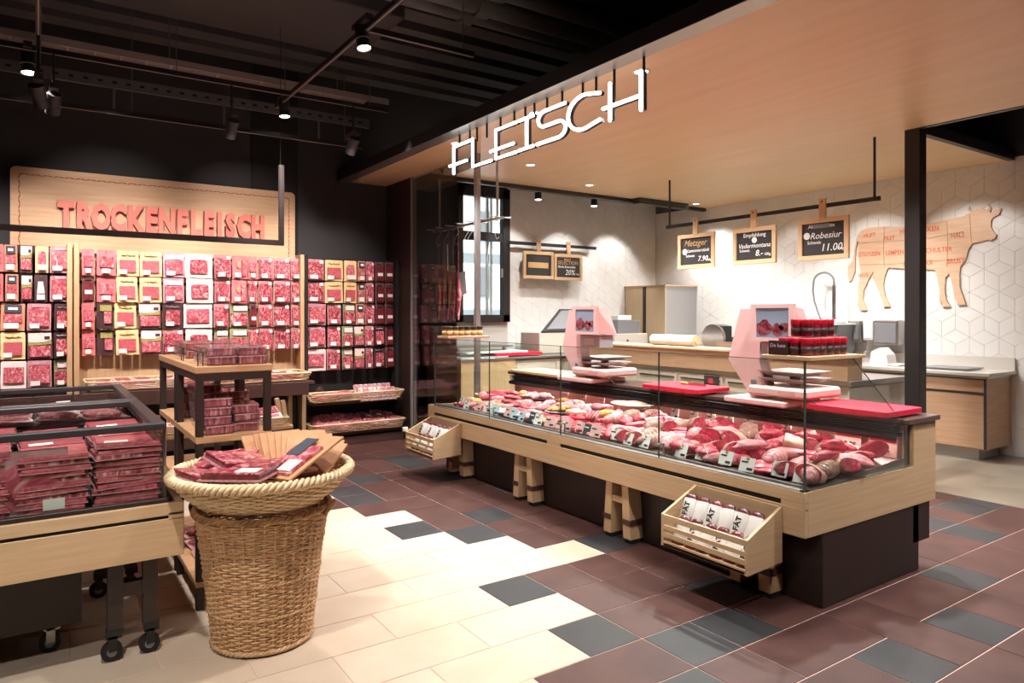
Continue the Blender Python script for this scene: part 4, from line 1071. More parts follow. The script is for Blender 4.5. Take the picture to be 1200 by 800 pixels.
# ================================================================ BASKETS
BC = (.865, 3.33)
def weave(b, c, prof, nst, r_str, step, n=160, ph=0, wob=.006):
    # prof: function z -> radius ; rows of strands weaving in and out of the stakes
    k = 0; z = prof[0][1]; zt = prof[-1][1]
    def rad(z):
        if z <= prof[0][1]: return prof[0][0]
        for a, d in zip(prof, prof[1:]):
            if a[1] <= z <= d[1]: return a[0]+(d[0]-a[0])*(z-a[1])/(d[1]-a[1])
        return prof[-1][0]
    while z < zt:
        r_ = rad(z)
        pts = []
        for q in range(n):
            th = 2*math.pi*q/n
            rr_ = r_+wob*math.sin(th*nst/2+math.pi*(k % 2))
            pts.append((c[0]+rr_*math.cos(th), c[1]+rr_*math.sin(th), z+.0015*math.sin(th*3+k)))
        b.tube(pts, r_str, 4, closed=True, up=(0, 0, 1)); z += step; k += 1
    return rad
t = thing('laundry_basket', 'tall round wicker basket standing on the cream tiles', 'basket', (BC[0], BC[1], 0))
prof = [(.215, .015), (.225, .1), (.265, .45), (.292, .60)]
b = MB(); rad = weave(b, BC, prof, 40, .0055, .0112, 160, wob=.005)
part(b, 'woven_side', wick, t)
b = MB()
for q in range(40):
    th = 2*math.pi*(q+.5)/40
    b.tube([(BC[0]+rad(z)*math.cos(th), BC[1]+rad(z)*math.sin(th), z) for z in (.01, .1, .25, .4, .5, .61)], .0062, 5)
part(b, 'stake', wick, t)
b = MB(); b.lathe([(.0, .012), (.21, .012), (.215, .02)], 40, c=(BC[0], BC[1], 0)); part(b, 'bottom', wickd, t)
def braid(b, c, r_, z, rs, turns, sx=.012, n=240, strands=3):
    for s_ in range(strands):
        pts = []
        for q in range(n):
            th = 2*math.pi*q/n; a = turns*th+2*math.pi*s_/strands
            pts.append((c[0]+(r_+sx*math.cos(a))*math.cos(th), c[1]+(r_+sx*math.cos(a))*math.sin(th), z+sx*.8*math.sin(a)))
        b.tube(pts, rs, 5, closed=True, up=(0, 0, 1))
b = MB(); braid(b, BC, .295, .61, .008, 24, .009); part(b, 'rim', wickd, t)
b = MB(); braid(b, BC, .219, .018, .007, 20, .007); part(b, 'foot_braid', wick, t)
for zz in (.17, .32, .46):
    b = MB(); braid(b, BC, rad(zz)+.004, zz, .004, 40, .005, strands=2); part(b, 'band', wick, t)
for sgn in (1, -1):
    th = R(-34 if sgn == 1 else 146); u_ = Vector((math.cos(th), math.sin(th), 0)); v_ = Vector((-u_.y, u_.x, 0)); p0 = Vector((BC[0], BC[1], .58))+u_*.298
    b = MB(); b.tube([p0+v_*.055*math.cos(a)+u_*(.028*math.sin(a))+Vector((0, 0, .04*math.sin(a))) for a in [math.pi*k/10 for k in range(11)]], .012, 7); part(b, 'handle', wickd, t)
t = thing('basket_tray', 'wide shallow wicker basket resting on the tall basket, full of packs', 'basket', (BC[0], BC[1], .615))
prof = [(.20, .625), (.27, .64), (.34, .70), (.385, .76)]
b = MB(); rad = weave(b, BC, prof, 52, .0068, .0105, 208, wob=.006)
b.lathe([(0, .63), (.2, .63)], 40, c=(BC[0], BC[1], 0)); part(b, 'woven_side', wickl, t)
b = MB()
for q in range(52):
    th = 2*math.pi*(q+.5)/52
    b.tube([(BC[0]+rad(z)*math.cos(th), BC[1]+rad(z)*math.sin(th), z) for z in (.626, .65, .7, .76)], .005, 5)
part(b, 'stake', wickl, t)
b = MB(); braid(b, BC, .390, .775, .0115, 30, .017, 300, strands=3); part(b, 'rim', wickl, t)
# packs in the tray basket; camera-side axes
ex = Vector((fy, -fx, 0)); ey = Vector((fx, fy, 0))
def bp(a, d, z): return (BC[0]+ex.x*a+ey.x*d, BC[1]+ex.y*a+ey.y*d, z)
az = -math.atan2(555, 816)
for k, (a, d, z, rx, ry, rz, s_) in enumerate([(-.20, .10, .78, 6, -6, 8, .27), (-.10, -.02, .80, 8, 10, 50, .26), (-.02, -.16, .79, 4, -3, -14, .30), (-.22, -.06, .74, 5, 10, 60, .26), (-.10, .16, .76, 10, 0, -10, .3), (.1, -.02, .76, 4, 0, 20, .3), (-.02, .05, .73, 0, 0, 70, .3), (-.26, .14, .75, 6, -8, 30, .24)]):
    loose('flat', bp(a, d, z), s_*1.05, s_*.82, (R(rx), R(ry), az+R(rz)), 'dark red vacuum pack in the basket tray, %s' % ['its corner over the left rim', 'in the left middle, turned on its corner', 'nearest to the front rim', 'below the left packs by the rim', 'behind the left packs', 'under the brown card pack', 'at the bottom of the pile', 'leftmost, half hidden'][k], 'meat pack', 'vacuum packs in the basket tray', sz=1.5)
for k, (a, d, z, rx, ry, rz, s_) in enumerate([(.0, .22, .79, 55, 0, 42, .25), (.035, .20, .80, 52, 0, 38, .25), (.07, .20, .80, 50, 0, 32, .25), (.11, .19, .80, 48, 0, 26, .26), (.14, .18, .805, 46, 0, 20, .26), (.17, .14, .80, 42, 0, 12, .26),
      (.20, .10, .80, 38, 0, 2, .26), (.22, .06, .80, 34, 0, -10, .26), (.235, .02, .80, 30, 0, -18, .26), (.20, -.075, .845, 26, -4, -38, .31), (-.06, .22, .79, 50, 0, 46, .24)]):
    loose('kraft' if k == 9 else 'kraftback', bp(a, d, z), s_*.82, s_*1.05, (R(rx), R(ry), az+R(rz)), 'brown card pack in the basket tray, %s from the left of the fan' % ORD[k] if k != 9 else 'brown card pack with slate label lying on top at the right of the basket tray', 'meat pack', 'brown card packs fanned in the basket tray', sz=1.2)

# ================================================================ MEAT COUNTER
FX, EY, LY = 3.13, 2.03, 6.05
t = ctr = thing('meat_counter', 'long wooden meat display counter with glass front', 'counter', (3.7, 4.0, 0))
b = MB()
b.box((FX, EY, .555), (FX+.03, LY, .612), c=.002)
b.box((FX, EY, .385), (FX+.03, LY, .528), c=.002)
for y0, y1 in ((EY, 2.165), (2.165+.86, 2.165+.98)[:0] or (3.99, 4.14), (5.93, LY)): b.box((FX+.001, y0, .52), (FX+.029, y1, .56))
part(b, 'front_fascia', birch_y, t)
b = MB(); b.box((FX+.012, 2.1, .52), (FX+.028, 6.0, .562)); part(b, 'shadow_slot', blackm, t)
b = MB(); b.prism([(FX+.03, .385), (4.46, .385), (4.46, .858), (4.20, .858), (4.20, .612), (FX+.03, .612)], EY, EY+.025, 'y'); part(b, 'end_fascia', birch_x, t)
b = MB(); b.box((4.43, EY+.025, .385), (4.46, LY, .858)); part(b, 'rear_panel', birch_y, t)
b = MB(); b.box((FX+.03, LY-.025, .385), (4.43, LY, .612)); b.box((4.15, LY-.025, .6), (4.43, LY, .858)); part(b, 'far_fascia', birch_x, t)
b = MB(); b.box((FX+.004, EY+.004, .612), (FX+.05, LY, .618)); b.box((FX+.004, EY+.004, .612), (4.20, EY+.03, .618)); part(b, 'fascia_cap', steel2, t)
b = MB(); b.box((3.29, EY+.005, 0), (4.27, 5.98, .385), c=.004); part(b, 'plinth', brown, t)
b = MB(); b.box((4.2, EY+.005, .16), (4.40, 5.98, .385), c=.004); part(b, 'plinth_step', brown, t)
# trestle legs
def trestle(y0, y1):
    b = MB(); z0, z1 = .03, .385
    for (ya, yb) in ((y0, y0+.02), (y1, y1-.02)):
        b.add([(3.17, ya-.035, z0), (3.17, ya+.035, z0), (3.17, yb+.03, z1), (3.17, yb-.03, z1), (3.28, ya-.035, z0), (3.28, ya+.035, z0), (3.28, yb+.03, z1), (3.28, yb-.03, z1)],
              [(0, 3, 2, 1), (4, 5, 6, 7), (0, 1, 5, 4), (1, 2, 6, 5), (2, 3, 7, 6), (3, 0, 4, 7)])
    b.box((3.175, y0, .25), (3.20, y1, .29)); o = part(b, 'leg', birch_z, ctr)
    b = MB()
    for ya in (y0, y1): b.box((3.166, ya-.037, .12), (3.284, ya+.038, .155))
    part(b, 'brown_band', brown2, o)
    b = MB()
    for ya in (y0, y1): b.box((3.18, ya-.03, 0), (3.27, ya+.03, .03))
    part(b, 'foot', blackm, o)
for y0, y1 in ((2.29, 2.48), (3.33, 3.52), (4.41, 4.61), (5.47, 5.68)): trestle(y0, y1)
# deck and interior
b = MB(); b.prism([(FX+.03, .56), (4.15, .56), (4.15, .66), (4.0, .66), (FX+.10, .60), (FX+.03, .612)], EY+.026, LY-.03, 'y'); part(b, 'display_deck', M('deck_steel', '#9a8480', r=.35, met=.6), t)
b = MB(); b.box((FX+.055, EY+.03, .615), (FX+.075, LY-.03, .628)); part(b, 'front_lip', steel, t)
b = MB(); b.box((4.13, EY+.03, .62), (4.15, LY-.03, .858)); part(b, 'inner_back_panel', M('pinkish_panel', '#d9a094', r=.4), t)
b = MB()
for k in range(4): b.box((4.075-.004*k, EY+.03, .80+.016*k), (4.13, LY-.03, .807+.016*k))
part(b, 'air_grille', blackm, t)
b = MB(); b.box((4.07, EY+.03, .792), (4.13, LY-.03, .80)); b.box((4.055, EY+.03, .768), (4.062, LY-.03, .80)); part(b, 'grille_edge', blackm, t)  # thin front lip added to hide the counter lamps from view
b = MB(); b.box((4.10, EY-.02, .862), (4.48, LY+.06, .892), c=.004); part(b, 'worktop', M('worktop_dark', '#5a4642', r=.22), t)
b = MB(); b.box((4.16, EY+.031, .62), (4.2, EY+.04, .86), c=.001); part(b, 'corner_trim', steel2, t)
# glass: four front panes and the chamfered end pane
for y0, y1 in ((EY+.012, 3.015), (3.021, 3.985), (3.991, 4.95), (4.956, 5.91)):
    b = MB(); b.box((FX+.006, y0, .618), (FX+.014, y1, 1.26)); o = part(b, 'front_pane', glass, t)
    b = MB(); b.box((FX+.0055, y0, 1.2605), (FX+.0145, y1, 1.2635)); part(b, 'pane_edge', glassedge, o)
b = MB(); b.prism([(FX+.006, .618), (4.15, .618), (4.15, .85), (3.985, .95), (3.57, 1.26), (FX+.006, 1.26)], EY+.002, EY+.010, 'y'); o = part(b, 'end_pane', glass, t)
b = MB(); b.tube([(FX+.006, EY+.006, 1.262), (3.57, EY+.006, 1.262), (3.985, EY+.006, .95)], .0028, 4); b.box((FX+.001, EY-.001, .618), (FX+.009, EY+.008, 1.262)); part(b, 'pane_edge', glassedge, o)
b = MB(); b.prism([(FX+.006, .618), (4.15, .618), (4.15, .85), (3.985, .95), (3.57, 1.26), (FX+.006, 1.26)], 5.915, 5.923, 'y'); o = part(b, 'end_pane', glass, t)
b = MB(); b.box((FX+.001, 5.913, .618), (FX+.009, 5.924, 1.262)); part(b, 'pane_edge', glassedge, o)
for y in (3.018, 3.988, 4.953):
    b = MB(); b.cyl((FX-.008, y-.014, .70), (FX-.008, y+.014, .70), .009, 10); b.cyl((FX-.01, y, .70), (FX+.05, y, .70), .007, 8); b.cyl((FX+.05, y, .70), (FX+.05, y, .62), .006, 8); part(b, 'glass_clamp', steel, t)
    b = MB(); b.box((FX+.006, y-.0025, .618), (FX+.014, y+.0025, 1.262)); part(b, 'pane_joint', glassedge, t)
# LED tube under the grille edge: the counter's own lamp
b = MB(); b.cyl((4.10, EY+.06, .786), (4.10, LY-.08, .786), .005, 8); part(b, 'led_tube', emit_pink, t)
for k in range(4):
    area((4.085, EY+.5+k*.98, .78), (3.65, EY+.5+k*.98, .62), 9, .9, .02, (1, .78, .74))

# ---- price tags on the deck
tagi = 0
rg = random.Random(21)
def price_tag(x, y, z, w_, h_, m, label, group, tilt=-14, lines=True, rz=0):
    t = thing('price_tag', label, 'price tag', (x, y, z), group=group, rot=(0, R(tilt), R(rz)))
    b = MB(); b.box((-.002, -w_/2, 0), (.001, w_/2, h_), c=0); part(b, 'card', m, t, local=True)
    if lines:
        b = MB(); ik = ink if m is not slatecard else chalk
        b.box((-.003, -w_*.05, h_*.62), (-.002, w_*.4, h_*.72)); b.box((-.003, -w_*.4, h_*.12), (-.002, -w_*.02, h_*.3)); part(b, 'print', ik, t, local=True)
        if m is paper:
            b = MB(); b.cyl((-.003, w_*.0, h_*.9), (-.002, w_*.0, h_*.9), h_*.13, 10); part(b, 'emblem', hill, t, local=True)
    b = MB(); b.box((.001, -.008, -.004), (.03, .008, .002)); part(b, 'clip', clearp, t, local=True)
    return t
slatecard = M('slate_card', '#3a3c3e', r=.6); pinkcard = M('pale_pink_tag', '#e8b8b0', r=.6); bluecard = M('pale_blue_tag', '#bcd4dc', r=.5)
ys = [2.13, 2.27, 2.45, 2.62, 2.79, 2.93, 3.10, 3.25, 3.40, 3.56, 3.72, 3.83, 3.93, 4.04, 4.15, 4.27, 4.40, 4.52, 4.64, 4.76, 4.88, 5.02, 5.18, 5.34, 5.5, 5.66]
kinds = [paper]*10 + [pinkcard, slatecard, pinkcard, pinkcard, pinkcard, pinkcard, paper, slatecard, bluecard, bluecard, pinkcard, bluecard, paper, pinkcard, paper, paper]
kn = {id(paper): 'white', id(pinkcard): 'pale pink', id(slatecard): 'dark slate', id(bluecard): 'pale blue'}
for k, (y, m) in enumerate(zip(ys, kinds)):
    x = 3.245+.02*math.sin(k*2.3)
    price_tag(x, y, .625+rg.uniform(0, .008), .105 if 9 < k < 23 else .09, .085 if 9 < k < 23 else .08, m, '%s price tag at the deck front, %s from the near counter end' % (kn[id(m)], ORD[k]), 'price tags along the front of the meat deck', 22, rz=rg.uniform(-10, 10))
for k, y in enumerate([2.78, 2.93, 3.08, 3.24, 3.4, 3.56, 3.75, 4.35, 4.6, 4.85, 5.1]):
    price_tag(4.07, y, .685, .075, .085, paper if k < 7 else pinkcard, 'small price tag against the rear panel of the meat deck, %s from the column end' % ORD[k], 'price tags along the rear of the meat deck', 8)
for k, (y, tx) in enumerate([(2.155, '3.-'), (2.37, '2.95')]):
    t = thing('sale_sign', 'pink promotion price sign with red band, %s by the glass end of the deck' % ['right one', 'left one'][k], 'sign', (4.085, y, .665), group='promotion signs at the deck end', rot=(0, R(10), 0), scale=(1, 1, 1.05))
    b = MB(); b.box((-.002, -.085, 0), (.002, .085, .12)); part(b, 'card', pinkcard, t, local=True)
    b = MB(); b.box((-.004, -.075, .08), (-.002, .075, .112)); part(b, 'red_band', redink, t, local=True)
    b = MB(); b.text(tx, .045, TX(-.004, -.02, .035), ext=.001, off=.001); b.box((-.004, .02, .03), (-.002, .06, .045)); part(b, 'price', ink, t, local=True)

# ---- the meat: every piece its own object
def piece(kind, x, y, z, s_, rz, label, group, seed):
    T = Matrix.Rotation(rz, 3, 'Z')
    t = thing({'cut': 'cut_roast', 'roast': 'roast', 'steak': 'steak', 'fillet': 'fillet', 'rolled': 'rolled_roast', 'chop': 'chop', 'coil': 'sausage_coil', 'chicken': 'chicken_piece', 'skewer': 'skewer', 'ribs': 'rib_rack'}[kind], label, 'meat', (x, y, z), group=group)
    c = Vector((x, y, z))
    b = MB()
    if kind == 'cut':
        D = T @ Matrix.Rotation(.25, 3, 'Y'); L2 = .055*s_; n_ = 18; r0 = (.062*s_, .045*s_)
        def ring(o_, f): return [c+Vector((0, 0, .045*s_))+D @ Vector((o_, f*r0[0]*(1+.13*math.sin(2*a+seed)+.06*math.sin(5*a+seed*2))*math.cos(a), f*r0[1]*(1+.13*math.sin(2*a+seed))*math.sin(a))) for a in [2*math.pi*q/n_ for q in range(n_)]]
        R_ = [ring(-L2, .94), ring(-L2*.9, 1), ring(L2*.5, 1.04), ring(L2*1.2, .8), ring(L2*1.6, .35)]
        vs = [p for r_ in R_ for p in r_]; fs = [(i*n_+q, i*n_+(q+1) % n_, (i+1)*n_+(q+1) % n_, (i+1)*n_+q) for i in range(4) for q in range(n_)]
        b.add(vs, fs, 0, True); b.add(R_[4], [tuple(range(n_))]); part(b, 'rind', [fat, grayskin, beef][seed % 3], t)
        b = MB(); b.add(ring(-L2-.002, .9)+ring(-L2+.003, .9), [tuple(range(n_))]+[(q, (q+1) % n_, n_+(q+1) % n_, n_+q) for q in range(n_)]); part(b, 'cut_face', beefm if seed % 2 else beef, t)
    elif kind == 'roast':
        b.blob(c+Vector((0, 0, .045*s_)), (.08*s_, .056*s_, .04*s_), seed, .28, T=T, flat=.85, n=18, k=11); part(b, 'flesh', [beef, beefm][seed % 2], t)
        b = MB(); b.blob(c+T @ Vector((.028*s_, .006, .048*s_)), (.046*s_, .045*s_, .036*s_), seed+5, .25, T=T, flat=.6, n=14, k=8); part(b, 'fat_cap', fat if seed % 3 else grayskin, t)
    elif kind == 'steak':
        for q in range(3): b.blob(c+T @ Vector((0, (q-1)*.04*s_, (.02+.012*q)*s_)), (.07*s_, .05*s_, .014*s_), seed+q, .2, T=T, n=16, k=8)
        part(b, 'slice', beefm if seed % 2 else beef, t)
    elif kind == 'fillet':
        b.blob(c+Vector((0, 0, .035*s_)), (.12*s_, .042*s_, .036*s_), seed, .2, T=T, flat=.85, n=16, k=12); part(b, 'flesh', beef if seed % 2 else pork, t)
    elif kind == 'rolled':
        b.blob(c+Vector((0, 0, .045*s_)), (.11*s_, .05*s_, .048*s_), seed, .08, T=T, flat=.9, n=16, k=12); part(b, 'flesh', pork if seed % 2 else grayskin, t)
        b = MB()
        for q in range(7):
            o_ = (q-3)*.028*s_; k_ = math.sqrt(max(.05, 1-(o_/(.115*s_))**2))
            b.tube([c+T @ Vector((o_, .053*s_*k_*math.cos(a), .045*s_+.05*s_*k_*math.sin(a))) for a in [2*math.pi*w_/12 for w_ in range(12)]], .0022, 4, closed=True)
        part(b, 'netting', fat, t)
    elif kind == 'chop':
        for q in range(4): b.blob(c+T @ Vector(((q-1.5)*.03*s_, 0, .035*s_)), (.012*s_, .055*s_, .04*s_), seed+q, .2, T=T @ Matrix.Rotation(.5, 3, 'Y'), n=14, k=8)
        part(b, 'slice', pork, t)
        b = MB()
        for q in range(4): b.cyl(c+T @ Vector(((q-1.5)*.03*s_, .04*s_, .05*s_)), c+T @ Vector(((q-1.5)*.03*s_, .08*s_, .06*s_)), .006*s_, 8)
        part(b, 'bone', fat, t)
    elif kind == 'coil':
        b.tube([c+Vector(((.02+.010*a)*math.cos(a)*s_, (.02+.010*a)*math.sin(a)*s_, .02)) for a in [k*.35 for k in range(38)]], .014*s_, 8); part(b, 'sausage', pork if seed % 2 else beef, t)
    elif kind == 'chicken':
        b.blob(c+Vector((0, 0, .03*s_)), (.075*s_, .05*s_, .035*s_), seed, .2, T=T, flat=.9); b.blob(c+T @ Vector((.06*s_, .01, .03*s_)), (.05*s_, .025*s_, .022*s_), seed+3, .2, T=T); part(b, 'flesh', [poultry, pork, gold][seed % 3], t)
    elif kind == 'skewer':
        for q in range(5): b.blob(c+T @ Vector(((q-2)*.034*s_, 0, .022*s_)), (.017*s_, .02*s_, .02*s_), seed+q, .25, T=T, n=10, k=6)
        part(b, 'cube', beefm, t)
        b = MB(); b.cyl(c+T @ Vector((-.11*s_, 0, .022*s_)), c+T @ Vector((.12*s_, 0, .022*s_)), .002, 5); part(b, 'stick', birch_x, t)
    elif kind == 'ribs':
        b.blob(c+Vector((0, 0, .025*s_)), (.13*s_, .06*s_, .022*s_), seed, .1, T=T, flat=.9, n=18, k=8); part(b, 'flesh', beefm, t)
        b = MB()
        for q in range(7): b.cyl(c+T @ Vector(((q-3)*.033*s_, -.05*s_, .045*s_)), c+T @ Vector(((q-3)*.033*s_, .05*s_, .045*s_)), .006*s_, 6)
        part(b, 'rib_bone', fat, t)
    return t
desc = {'cut': 'cut roast showing its red face', 'roast': 'roast with pale fat cap', 'steak': 'stack of marbled steaks', 'fillet': 'long smooth fillet', 'rolled': 'netted rolled roast', 'chop': 'row of pink chops', 'coil': 'coiled raw sausage', 'chicken': 'pale poultry piece', 'skewer': 'meat skewer', 'ribs': 'flat rib rack'}
rowsx = [3.335, 3.47, 3.62, 3.77, 3.93]
rown = ['front', 'second', 'middle', 'fourth', 'rear']
skip = [(3.98, 4.12, .20), (3.80, 3.60, .15), (3.86, 5.25, .17), (3.62, 4.62, .13)]
mg = random.Random(9); pid = 0
for ri, x in enumerate(rowsx):
    y = 2.12+(ri % 2)*.03; k = 0
    while y < 5.85:
        if y < 3.0: pool = ['cut', 'roast', 'rolled', 'fillet', 'cut', 'steak', 'fillet', 'cut']
        elif y < 4.0: pool = ['cut', 'fillet', 'ribs', 'steak', 'chop', 'roast', 'rolled', 'cut']
        else: pool = ['chicken', 'chop', 'coil', 'skewer', 'steak', 'chicken', 'fillet']
        kd = mg.choice(pool)
        sz = mg.uniform(.95, 1.2) if y < 3.4 else mg.uniform(.85, 1.05)
        if not any((x-a)**2+(y-c)**2 < r_*r_ for a, c, r_ in skip):
            zz = .603+(x-3.23)*.072+(.022 if ri > 1 else .004)
            piece(kd, x+mg.uniform(-.015, .015), y, zz, sz, (mg.uniform(-1.2, 1.2) if kd != 'cut' else mg.uniform(.1, 1.3)) if kd != 'rolled' else mg.uniform(-.4, .4), '%s, %s from the near end in the %s deck row' % (desc[kd], ORD[min(k, 40)], rown[ri]), 'meat laid out in the %s row of the counter deck' % rown[ri], pid)
            pid += 1
        k += 1; y += .132*max(sz, .9)
# second layer on the dark red heap near the end
for k in range(16):
    x = mg.uniform(3.4, 3.92); y = mg.uniform(2.14, 3.2)
    piece(mg.choice(['cut', 'fillet', 'roast']), x, y, .69+(x-3.3)*.05, mg.uniform(.8, .95), mg.uniform(-1.5, 1.5), 'red meat piece on top of the near heap, %s from the counter end' % ORD[k], 'meat lying on top of the heap', 60+k)
for k, (x, y, kd, rz, sd) in enumerate([(3.30, 2.11, 'rolled', .5, 41), (3.44, 2.10, 'rolled', .2, 42), (3.58, 2.09, 'cut', 1.1, 45), (3.72, 2.10, 'cut', .9, 48), (3.66, 2.2, 'cut', .8, 53)]):
    piece(kd, x, y, .622+(x-3.23)*.06+(.04 if k == 6 else 0), .95, rz, '%s against the end glass, %s from the corner' % (desc[kd], ORD[k]), 'meat along the end glass', sd)
# plates and bowls
def dish(label, x, y, z, r_, m, sx=1, sy=1, deep=.03):
    t = thing('serving_dish', label, 'dish', (x, y, z))
    b = MB(); b.lathe([(0, .004), (r_*.6, .0), (r_*.62, .006), (r_*.92, deep), (r_, deep+.004), (r_*.96, deep+.008), (r_*.6, .014), (0, .012)], 32, c=(x, y, z), sx=sx, sy=sy); part(b, 'plate', m, t); return t
dish('large pale oval platter with a pale meat loaf in the counter', 3.98, 4.12, .735, .19, whitep, .8, 1.05)
b = MB(); b.blob((3.98, 4.12, .755), (.125, .16, .035), 4, .08, flat=.3, n=20, k=10); single(b, 'meat_loaf', poultry, 'flat pale meat loaf on the large oval platter', 'meat', (3.98, 4.12, .75))
b = MB(); b.cyl((3.98, 4.12, .655), (3.98, 4.12, .735), .06, 20); single(b, 'dish_stand', whitep, 'round stand carrying the large oval platter', 'stand', (3.98, 4.12, .655))
dish('white bowl of diced red meat right of the large platter', 3.80, 3.60, .675, .14, whitep, 1, 1, .04)
for k in range(34):
    a = k*2.4; r_ = .018*math.sqrt(k)
    b = MB(); b.blob((0, 0, 0), (.018, .016, .014), k, .3, n=8, k=6)
    single(b, 'meat_cube', beefm if k % 2 else beef, 'diced red meat cube heaped in the white bowl', 'meat', (3.80+r_*math.cos(a), 3.60+r_*math.sin(a), .70+.03*(1-r_/.12)), group='meat cubes in the white bowl', local=True)
dish('dark round plate with pale cutlets at the far part of the counter', 3.86, 5.25, .68, .16, carddark)
for k in range(5):
    a = k*1.25; piece('chicken', 3.86+.07*math.cos(a), 5.25+.07*math.sin(a), .70, .85, a, 'pale cutlet on the dark round plate, %s of five' % ORD[k], 'cutlets on the dark plate', 91+k*3)
t = dish('low bowl of breaded golden cutlets in the middle of the counter', 3.62, 4.62, .645, .125, steel2)
for k in range(7):
    a = k*.9; b = MB(); b.blob((0, 0, 0), (.045, .03, .016), k, .2, T=Matrix.Rotation(a, 3, 'Z')); single(b, 'breaded_cutlet', gold, 'golden breaded cutlet in the low steel bowl', 'meat', (3.62+.055*math.cos(a), 4.62+.055*math.sin(a), .675+.006*k), group='breaded cutlets in the steel bowl', local=True)
for k in range(6):
    b = MB(); b.blob((0, 0, 0), (.06, .045, .02), k+4, .25); single(b, 'meat_bag', M('clear_bag_%d' % k if False else 'clear_bag', '#c8d8dc', '#e8b8b4', ns=30, r=.2, coat=.6, bump=.5), 'clear bag of diced meat at the counter front, %s from the column side' % ORD[k], 'meat', (3.30+.03*(k % 2), 4.45+k*.13, .655), group='clear bags of meat at the counter front', local=True)
b = MB()
for k in range(9): b.blob((3.74+mg.uniform(-.04, .04), 4.80+mg.uniform(-.04, .04), .68+mg.uniform(0, .02)), (.02, .008, .012), k, .4, n=7, k=5)
single(b, 'parsley_sprig', green, 'sprig of green herb between the cutlets', 'herb', (3.74, 4.8, .68))

# ---- things on the worktop
def board_(label, pts, z, th, m, name='cutting_board'):
    b = MB(); b.prism(pts, z, z+th, 'z')
    x = sum(p[0] for p in pts)/len(pts); y = sum(p[1] for p in pts)/len(pts)
    return single(b, name, m, label, 'cutting board', (x, y, z))
def crect(x0, y0, x1, y1, r=.03, n=4):
    p = []
    for cx, cy, a0 in ((x1-r, y1-r, 0), (x0+r, y1-r, 90), (x0+r, y0+r, 180), (x1-r, y0+r, 270)):
        p += [(cx+r*math.cos(R(a0+90*k/n)), cy+r*math.sin(R(a0+90*k/n))) for k in range(n+1)]
    return p
board_('red cutting board overhanging the counter beside the dark column', crect(3.98, 2.07, 4.40, 2.62), .905, .03, redp)
board_('red underboard below the cutting board beside the dark column', crect(4.02, 2.20, 4.36, 2.56), .893, .012, redp)
board_('red cutting board in the middle of the counter between the scales', crect(4.0, 3.46, 4.38, 4.04), .905, .03, redp)
board_('red underboard below the middle cutting board', crect(4.04, 3.55, 4.34, 3.9), .893, .012, redp)
board_('pale wooden cutting board at the far end of the counter', crect(4.06, 5.22, 4.46, 6.02), .893, .022, birch_y)
t = thing('knife', 'knife with pale yellow handle lying on the middle red board', 'knife', (4.2, 3.72, .937))
b = MB(); b.blob((4.24, 3.80, .947), (.012, .05, .011), 1, .05); part(b, 'handle', M('yellow_handle', '#e0b060', r=.5), t)
b = MB(); b.box((4.235, 3.58, .937), (4.237, 3.76, .955)); part(b, 'blade', steel, t)

